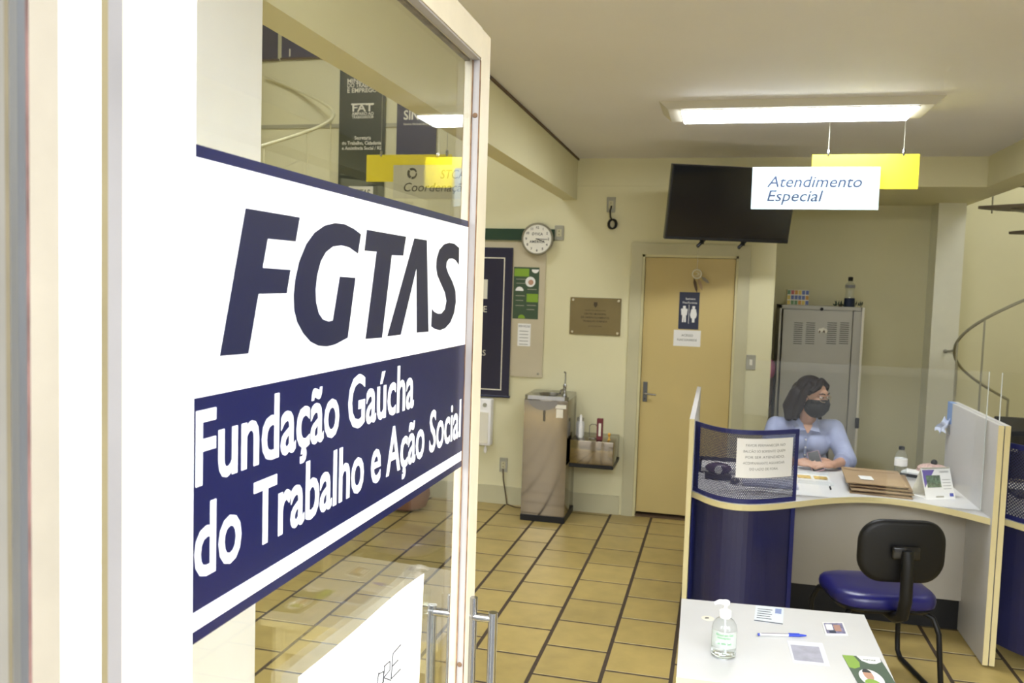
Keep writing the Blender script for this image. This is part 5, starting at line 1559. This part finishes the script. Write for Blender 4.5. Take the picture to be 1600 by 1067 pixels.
# ================================================================== POT BY THE BACK WALL
p = hit(646, 795, 2, 0.0)
pt = thing('clay_pot', 'brown rounded pot on the floor near the back wall, seen through the glass door', 'pot', (p.x-0.06, p.y, 0))
build('pot_body', G().lathe([(0.10, 0), (0.16, 0.03), (0.19, 0.12), (0.18, 0.19), (0.155, 0.22)], (p.x-0.06, p.y, 0.0), 32), M_TERRA, pt, True)
build('pot_rim', G().lathe([(0.155, 0.22), (0.165, 0.225), (0.165, 0.245), (0.14, 0.245), (0.13, 0.20)], (p.x-0.06, p.y, 0.0), 32), M_TERRA, pt, True)

# ================================================================== SPIRAL STAIRCASES
def spiral(label, cx, cy, R, zr0, th0, pitch, tha, thb, trA, trB, rail_h, mat_rail, rail_r=0.012, floor_z=0.0, mid=True):
    """zr0 = rail height at angle th0; rises counter-clockwise"""
    k = pitch/(2*PI)
    t = thing('spiral_staircase', label, 'staircase', (cx, cy, floor_z))
    build('centre_pole', G().tube([(cx, cy, floor_z), (cx, cy, HZ-0.3)], 0.045, 16), M_STAIR, t, True)

    def rz_(th): return zr0+k*(th-th0)

    def hel(r, dz, a, b, n): return [(cx+r*math.cos(th), cy+r*math.sin(th), rz_(th)+dz) for th in np.linspace(a, b, n)]
    build('handrail', G().tube(hel(R, 0, tha, thb, 90), rail_r, 8), mat_rail, t, True)
    nw = (cx+R*math.cos(tha), cy+R*math.sin(tha))
    build('newel_post', G().tube([(nw[0], nw[1], max(floor_z, rz_(tha)-rail_h)), (nw[0], nw[1], rz_(tha))], rail_r*0.8, 8), mat_rail, t, True)
    if mid: build('lower_rail', G().tube(hel(R, -rail_h*0.5, tha, thb, 90), rail_r*0.5, 6), mat_rail, t, True)
    st_n = 13
    dth = 2*PI/st_n
    i0 = int(math.ceil((trA-th0)/dth)); i1 = int(math.floor((trB-th0)/dth))
    for i in range(i0, i1+1):
        a0 = th0+i*dth; z = rz_(a0)-rail_h+0.02
        if z < floor_z+0.03 or z > HZ-0.35: continue
        P = [(0.05, 0)] + []
        pts = [Vector((cx+0.04*math.cos(a0), cy+0.04*math.sin(a0), z))]
        for q in np.linspace(a0-dth*0.12, a0+dth*1.02, 6): pts.append(Vector((cx+(R-0.02)*math.cos(q), cy+(R-0.02)*math.sin(q), z)))
        pts.append(Vector((cx+0.04*math.cos(a0+dth*0.9), cy+0.04*math.sin(a0+dth*0.9), z)))
        build('tread', G().slab(pts, EZ, 0.022), M_STAIRD, t)
        am = a0+dth*0.5
        build('bracket', G().tube([(cx+0.03*math.cos(am), cy+0.03*math.sin(am), z-0.10), (cx+(R*0.75)*math.cos(am), cy+(R*0.75)*math.sin(am), z-0.008)], 0.010, 8), M_STAIR, t, True)
        bx, by = cx+R*math.cos(a0+dth*0.45), cy+R*math.sin(a0+dth*0.45)
        th = a0+dth*0.45
        if tha <= th <= thb: build('baluster', G().tube([(bx, by, z-0.02), (bx, by, rz_(th))], 0.0065, 8), mat_rail, t, True)
    return t


tg = hit(1491, 548, 1, 6.95)
d_ = Vector((tg.x, tg.y, 0)).normalized(); pr = Vector((d_.y, -d_.x, 0))
RR = 0.74
cc_ = Vector((tg.x, tg.y, 0))+pr*RR
th_t = math.atan2(tg.y-cc_.y, tg.x-cc_.x) % (2*PI)
spiral('spiral staircase with thin brown handrail in the stairwell on the right', cc_.x, cc_.y, RR, tg.z, th_t, 2.3, th_t-1.1, th_t+2*PI, th_t-1.2, th_t+2.08*PI, 0.88, M_STAIR, 0.011, mid=False)
tl_ = hit(505, 195, 1, 6.0)
cL = Vector((tl_.x-0.75, tl_.y, 0))
spiral('spiral staircase with cream handrail seen through the glass beside the white column', cL.x, cL.y, 0.75, tl_.z, 2*PI, 2.0, 2*PI-1.5, 2*PI+1.8, 0.0, 2*PI+0.3, 0.95, M_RAILL, 0.013, mid=False)
# small wall hook on the right column
p = hit(1478, 549, 1, 7.88)
hk = thing('wall_hook', 'small metal wall hook on the pale column beside the spiral staircase', 'hook', (p.x, 7.90, p.z))
build('rose', lathe_y([(0.018, 0), (0.014, 0.01)], (p.x, 7.8995, p.z), 16), M_GREYP, hk, True)
build('hook_arm', G().tube([(p.x, 7.89, p.z), (p.x+0.04, 7.85, p.z+0.01), (p.x+0.055, 7.84, p.z+0.02)], 0.009, 8), M_GREYP, hk, True)

# ================================================================== SEATED WOMAN
WY = 5.80
wo = thing('person', 'seated woman in light blue shirt, black mask and glasses, holding a phone behind the counter', 'person', (0.56, 5.86, 0))
hf = math.radians(50)
f_ = Vector((math.sin(hf), -math.cos(hf), -0.10)).normalized()
r_ = f_.cross(EZ).normalized()          # her right-hand side of the head
u2 = r_.cross(f_).normalized()
Hc = Vector((0.598, 5.74, 1.172))
HM = Matrix(((r_.x, f_.x, u2.x, Hc.x), (r_.y, f_.y, u2.y, Hc.y), (r_.z, f_.z, u2.z, Hc.z), (0, 0, 0, 1)))


def hp(x, y, z): return HM @ Vector((x, y, z))


def hball(g, c, r): return g.ball(hp(*c), r, 20, 14, HM.to_3x3())


bodyg = G()
hball(bodyg, (0, -0.012, 0.035), (0.074, 0.092, 0.083))
hball(bodyg, (0, 0.022, -0.035), (0.060, 0.070, 0.083))
hball(bodyg, (0, 0.060, -0.095), (0.026, 0.026, 0.022))
hball(bodyg, (0, 0.072, 0.030), (0.048, 0.020, 0.030))          # brow
for s in (-1, 1):
    hball(bodyg, (0.034*s, 0.062, -0.018), (0.026, 0.024, 0.024))  # cheeks
    hball(bodyg, (0.074*s, -0.008, -0.005), (0.010, 0.020, 0.030))  # ears
bodyg.limb([hp(0, 0.086, 0.018), hp(0, 0.102, -0.022)], [0.008, 0.013], 10)   # nose
hball(bodyg, (0, 0.082, -0.062), (0.022, 0.012, 0.010))          # lips
nb_ = Vector((0.575, 5.80, 1.00))
bodyg.limb([hp(0, -0.022, -0.055), hp(0, -0.018, -0.11), nb_+Vector((0, 0, 0.02)), nb_-EZ*0.04], [0.052, 0.052, 0.056, 0.062])
# trunk
sl = Vector((0.385, 5.81, 0.955)); sr = Vector((0.742, 5.80, 0.960))
bodyg.ball((0.565, 5.83, 0.86), (0.150, 0.095, 0.15)).ball((0.56, 5.84, 0.70), (0.145, 0.11, 0.17)).ball((0.56, 5.87, 0.54), (0.17, 0.13, 0.12))
bodyg.limb([sl, nb_-EZ*0.035+Vector((-0.06, 0, 0)), nb_-EZ*0.035+Vector((0.06, 0, 0)), sr], [0.050, 0.050, 0.050, 0.050])
el = Vector((0.325, 5.66, 0.792)); er = Vector((0.812, 5.655, 0.792))
wl = Vector((0.500, 5.497, 0.782)); wr = Vector((0.715, 5.500, 0.785))
bodyg.limb([sl, el], [0.048, 0.038]).limb([el, wl], [0.036, 0.024]).limb([sr, er], [0.048, 0.038]).limb([er, wr], [0.036, 0.024])
# legs under the counter
for s, kx in ((-1, 0.45), (1, 0.68)):
    hx = 0.56+0.085*s
    bodyg.limb([(hx, 5.86, 0.53), (kx, 5.40, 0.52), (kx, 5.42, 0.12), (kx, 5.40, 0.065)], [0.085, 0.060, 0.042, 0.040])
    bodyg.limb([(kx, 5.42, 0.045), (kx, 5.27, 0.035)], [0.040, 0.032])


def hand(w, d, n, side, curl, spread=1.0):
    """w wrist, d towards the knuckles, n out of the back of the hand, side towards the thumb"""
    d = d.normalized(); n = (n-d*n.dot(d)).normalized(); t = d.cross(n); t = t if t.dot(side) > 0 else -t
    palm = w+d*0.045
    M3 = Matrix((( t.x, d.x, n.x), (t.y, d.y, n.y), (t.z, d.z, n.z)))
    bodyg.ball(palm, (0.036, 0.046, 0.014), 18, 12, M3)
    bodyg.limb([w, palm], [0.023, 0.016], 12)
    for i, (off, L) in enumerate(((0.027, 0.068), (0.009, 0.076), (-0.009, 0.070), (-0.026, 0.055))):
        b_ = w+d*(0.084-0.004*abs(i-1))+t*off
        c1 = curl*(0.9+0.08*i)
        d1 = (d*math.cos(c1*0.5)-n*math.sin(c1*0.5)); d2 = (d*math.cos(c1*1.2)-n*math.sin(c1*1.2)); d3 = (d*math.cos(c1*1.8)-n*math.sin(c1*1.8))
        p1 = b_+d1*L*0.45; p2 = p1+d2*L*0.32; p3 = p2+d3*L*0.22
        bodyg.limb([palm+t*off*0.8+d*0.02, b_, p1, p2, p3], [0.0095, 0.0090, 0.0082, 0.0074, 0.0064], 10)
    tb_ = w+d*0.022+t*0.026
    dt = (d*0.55+t*0.75-n*0.25).normalized(); dt2 = (d*0.9+t*0.2-n*0.4).normalized()
    bodyg.limb([w+d*0.012+t*0.012, tb_, tb_+dt*0.034, tb_+dt*0.034+dt2*0.028], [0.015, 0.0125, 0.0100, 0.0078], 10)
    return w+d*0.085-n*0.02


hl = hand(wl, Vector((0.92, -0.25, 0.05)), Vector((-0.1, -0.45, 0.9)), Vector((0, 0.2, 0.8)), 0.55)
hr = hand(wr, Vector((-0.90, -0.30, 0.06)), Vector((0.15, -0.55, 0.8)), Vector((0, 0.2, 0.8)), 0.65)
bf = fuse(bodyg, 0.0042, 3, 0.5)
build('body', bf, M_SKIN, wo, True, 80)
# shirt
sg = G()
sg.ball((0.565, 5.83, 0.875), (0.172, 0.112, 0.145)).ball((0.56, 5.835, 0.70), (0.168, 0.128, 0.17)).ball((0.56, 5.855, 0.60), (0.178, 0.14, 0.12))
sg.limb([sl, nb_-EZ*0.045+Vector((-0.06, 0, 0)), nb_-EZ*0.045+Vector((0.06, 0, 0)), sr], [0.066, 0.064, 0.064, 0.066])
for s in (-1, 1): sg.ball((0.565+0.075*s, 5.745, 0.86), (0.078, 0.068, 0.075))
sg.limb([sl, sl.lerp(el, 0.6), el+(el-sl)*0.02], [0.066, 0.060, 0.060]).limb([el, el.lerp(wl, 0.22)], [0.058, 0.054])
sg.limb([sr, sr.lerp(er, 0.6), er+(er-sr)*0.02], [0.066, 0.060, 0.060]).limb([er, er.lerp(wr, 0.22)], [0.058, 0.054])
sh = build('shirt', fuse(sg, 0.007, 5, 0.5), M_SHIRT, wo, True, 80)
for a_, b_ in ((el, wl), (er, wr)):
    c_ = a_.lerp(b_, 0.30); dd = (b_-a_).normalized()
    build('rolled_cuff', G().tube([c_-dd*0.025, c_-dd*0.022, c_+dd*0.022, c_+dd*0.024], [0.050, 0.057, 0.053, 0.045], 20), M_SHIRT, sh, True)
# collar and placket
cg = G()
for s in (-1, 1):
    b0_ = nb_+Vector((0.062*s, 0.03, 0.035)); b1_ = nb_+Vector((0.052*s, -0.05, 0.020)); tip = nb_+Vector((0.072*s, -0.098, -0.055)); mid = nb_+Vector((0.008*s, -0.082, -0.045))
    cg.slab([b0_, b1_, mid, tip, nb_+Vector((0.088*s, -0.03, -0.020))], Vector((0.1*s, -0.8, 0.5)).normalized(), 0.007)
build('collar', cg, M_SHIRT, sh)
nk = G().slab([nb_+Vector((-0.030, -0.0745, -0.010)), nb_+Vector((0.030, -0.0745, -0.010)), nb_+Vector((0.004, -0.094, -0.062)), nb_+Vector((-0.004, -0.094, -0.062))], Vector((0, -1, 0.2)), 0.003)
build('open_neck', nk, M_SKIN, sh)
pk = G(); bts = G()


def chest_y(z):
    return 5.83-0.112*math.sqrt(max(0.05, 1-((z-0.875)/0.19)**2))-0.004


for z in np.linspace(0.93, 0.76, 8):
    pass
pk.tube([(0.565, min(chest_y(z), 5.735)-0.002, z) for z in (0.915, 0.88, 0.85, 0.81, 0.77, 0.74)], 0.009, 8)
build('placket', pk, M_SHIRT, sh, True)
for z in (0.895, 0.845, 0.795):
    build('button', G().ball((0.565, min(chest_y(z), 5.735)-0.011, z), (0.006, 0.003, 0.006), 12, 8), M_PAPER, sh, True)
# trousers
tg_ = G()
tg_.ball((0.56, 5.87, 0.54), (0.185, 0.145, 0.11))
for s, kx in ((-1, 0.45), (1, 0.68)):
    hx = 0.56+0.085*s
    tg_.limb([(hx, 5.86, 0.53), (kx, 5.40, 0.52), (kx, 5.42, 0.13)], [0.098, 0.072, 0.056])
    build('shoe', G().ball((kx, 5.33, 0.042), (0.047, 0.125, 0.041)), M_BLACK, wo, True)
build('trousers', fuse(tg_, 0.012, 4), M_TROUS, wo, True, 80)
# hair
hg_ = G()
hball(hg_, (0, -0.030, 0.048), (0.088, 0.096, 0.086))
for s in (-1, 1):
    hg_.limb([hp(0.066*s, 0.012, 0.075), hp(0.086*s, -0.008, 0.03), hp(0.088*s, -0.028, -0.06), hp(0.092*s, -0.050, -0.13)], [0.026, 0.024, 0.030, 0.024])
hg_.limb([hp(0, -0.085, 0.02), hp(0.0, -0.105, -0.08), hp(0.01, -0.10, -0.17)], [0.070, 0.068, 0.045])
hg_.limb([hp(0.06, -0.075, 0.0), hp(0.085, -0.095, -0.08), hp(0.105, -0.085, -0.145)], [0.055, 0.052, 0.030])
hg_.limb([hp(-0.078, 0.004, -0.05), hp(-0.088, 0.0, -0.12), hp(-0.085, 0.03, -0.175)], [0.020, 0.019, 0.010])
hg_.limb([hp(0.0, 0.045, 0.112), hp(0.045, 0.062, 0.078), hp(0.072, 0.040, 0.045)], [0.022, 0.018, 0.014])
hg_.limb([hp(0.0, 0.045, 0.112), hp(-0.045, 0.060, 0.080), hp(-0.072, 0.040, 0.045)], [0.022, 0.018, 0.014])
build('hair', fuse(hg_, 0.005, 4), M_HAIR, wo, True, 80)
# mask
mkg = G()
mkg.ball(hp(0, 0.026, -0.056), (0.0695, 0.084, 0.077), 28, 18, HM.to_3x3())
mkg.limb([hp(0, 0.100, 0.000), hp(0, 0.110, -0.026), hp(0, 0.104, -0.060)], [0.015, 0.019, 0.020], 12)
for s in (-1, 1): mkg.limb([hp(0.012*s, 0.090, -0.008), hp(0.040*s, 0.068, -0.012), hp(0.056*s, 0.045, -0.012)], [0.020, 0.024, 0.020], 12)
mf = fuse(mkg, 0.0045, 4)
HI = HM.inverted()
bm = bmesh.new()
vs = [bm.verts.new(HI @ q) for q in mf.v]
for q in mf.f: bm.faces.new([vs[i] for i in q])
bmesh.ops.bisect_plane(bm, geom=bm.verts[:]+bm.edges[:]+bm.faces[:], plane_co=(0, 0.0, -0.012), plane_no=(0, -0.13, 1), clear_outer=True)
bmesh.ops.bisect_plane(bm, geom=bm.verts[:]+bm.edges[:]+bm.faces[:], plane_co=(0, 0.000, 0), plane_no=(0, -1, 0.18), clear_outer=True)
bm.verts.index_update()
mg_ = G().add([HM @ v.co for v in bm.verts], [tuple(v.index for v in fc.verts) for fc in bm.faces]); bm.free()
mk = build('face_mask', mg_, M_MASK, wo, True, 80)
ml = G()
for s in (-1, 1):
    ml.tube([hp(0.064*s, 0.030, -0.025), hp(0.078*s, 0.002, 0.012), hp(0.083*s, -0.022, 0.018)], 0.0022, 6)
    ml.tube([hp(0.062*s, 0.030, -0.085), hp(0.078*s, -0.004, -0.040), hp(0.083*s, -0.022, -0.010)], 0.0022, 6)
build('ear_loop', ml, M_MASK, mk, True)
for s in (-1, 1):
    ey_ = build('eye', G().ball(hp(0.031*s, 0.0815, 0.016), (0.0125, 0.0125, 0.0085), 16, 10, HM.to_3x3()), M_PAPER, wo, True)
    build('iris', G().ball(hp(0.031*s, 0.0915, 0.0155), (0.0058, 0.0035, 0.0058), 12, 8, HM.to_3x3()), M_HAIR, ey_, True)
    build('eyebrow', G().limb([hp(0.016*s, 0.094, 0.034), hp(0.034*s, 0.090, 0.040), hp(0.051*s, 0.076, 0.034)], [0.0035, 0.004, 0.0025], 8), M_HAIR, wo, True)
    build('eyelid', G().limb([hp(0.019*s, 0.090, 0.0225), hp(0.031*s, 0.0925, 0.0255), hp(0.043*s, 0.086, 0.0215)], [0.003, 0.0035, 0.003], 8), M_SKIN, wo, True)
gg = G()
for s in (-1, 1):
    c_ = (0.033*s, 0.108, 0.006)
    gg.tube([hp(c_[0]+0.027*math.cos(a_)*1.0, c_[1]-0.006*abs(math.cos(a_)+s*0.0)-0.012*max(0, s*math.cos(a_)), c_[2]+0.019*math.sin(a_)) for a_ in np.linspace(0, 2*PI, 29)[:-1]], 0.0018, 6, True)
    gg.tube([hp(0.060*s, 0.092, 0.012), hp(0.081*s, 0.030, 0.014), hp(0.084*s, -0.012, 0.012)], 0.0018, 6)
gg.tube([hp(-0.006, 0.106, 0.010), hp(0, 0.110, 0.013), hp(0.006, 0.106, 0.010)], 0.0018, 6)
gl = build('glasses', gg, M_GLASSES, wo, True)
for s in (-1, 1):
    build('lens', G().slab([hp(0.033*s+0.0255*math.cos(a_), 0.106-0.012*max(0, s*math.cos(a_)), 0.006+0.0175*math.sin(a_)) for a_ in np.linspace(0, 2*PI, 25)[:-1]], f_, 0.001), M_ACR, gl)

# phone in her hands
pc_ = (hl+hr)*0.5+Vector((0, 0.004, 0.028))
PM = Matrix.Translation(pc_) @ Matrix.Rotation(math.radians(-18), 4, 'Y') @ Matrix.Rotation(math.radians(-38), 4, 'X')
fo = thing('mobile_phone', 'dark mobile phone in a pink case held in the hands of the seated woman', 'phone', M=PM)
build('case', G().rbox(-0.036, 0.036, -0.004, 0.005, -0.070, 0.070, 0.004).xf(PM), paint('phone_case', (0.55, 0.32, 0.38), 0.4), fo, True)
build('screen', G().rbox(-0.033, 0.033, -0.0052, -0.0041, -0.066, 0.066, 0.0004).xf(PM), M_BLACKG, fo)

# her chair
wcx = Vector((0.56, 5.90, 0))
wc_ = thing('office_chair', 'dark office chair under the seated woman behind the counter', 'chair', wcx, PI)
WM = Matrix.Translation(wcx) @ Matrix.Rotation(PI, 4, 'Z')
build('seat', pad(0.46, 0.44, 0.12, [(0.9, 0.375), (1.0, 0.390), (1.0, 0.415), (0.95, 0.43), (0.6, 0.438)], lambda x, y, z: Vector((x, y, z))).xf(WM), M_BLACK, wc_, True)
build('backrest', pad(0.40, 0.34, 0.1, [(0.9, -0.03), (1.0, -0.015), (1.0, 0.0), (0.9, 0.012)], lambda x, y, z: Vector((x, -0.235+z, 0.76+y))).xf(WM), M_BLACK, wc_, True)
build('back_post', G().tube([(0, -0.265, 0.72), (0, -0.275, 0.45), (0, -0.2, 0.37), (0, 0, 0.365)], 0.02, 10).xf(WM), M_BLACK, wc_, True)
build('column', G().tube([(0, 0, 0.375), (0, 0, 0.09)], 0.03, 14).xf(WM), M_BLACK, wc_, True)
for i in range(5):
    a_ = 2*PI*i/5+0.3
    lg = build('base_arm', G().tube([(0, 0, 0.10), (0.27*math.cos(a_), 0.27*math.sin(a_), 0.065)], [0.026, 0.016], 10).xf(WM), M_BLACK, wc_, True)
    build('caster', G().ball((0.27*math.cos(a_), 0.27*math.sin(a_), 0.028), (0.028, 0.028, 0.0278)).xf(WM), M_BLACK, lg, True)
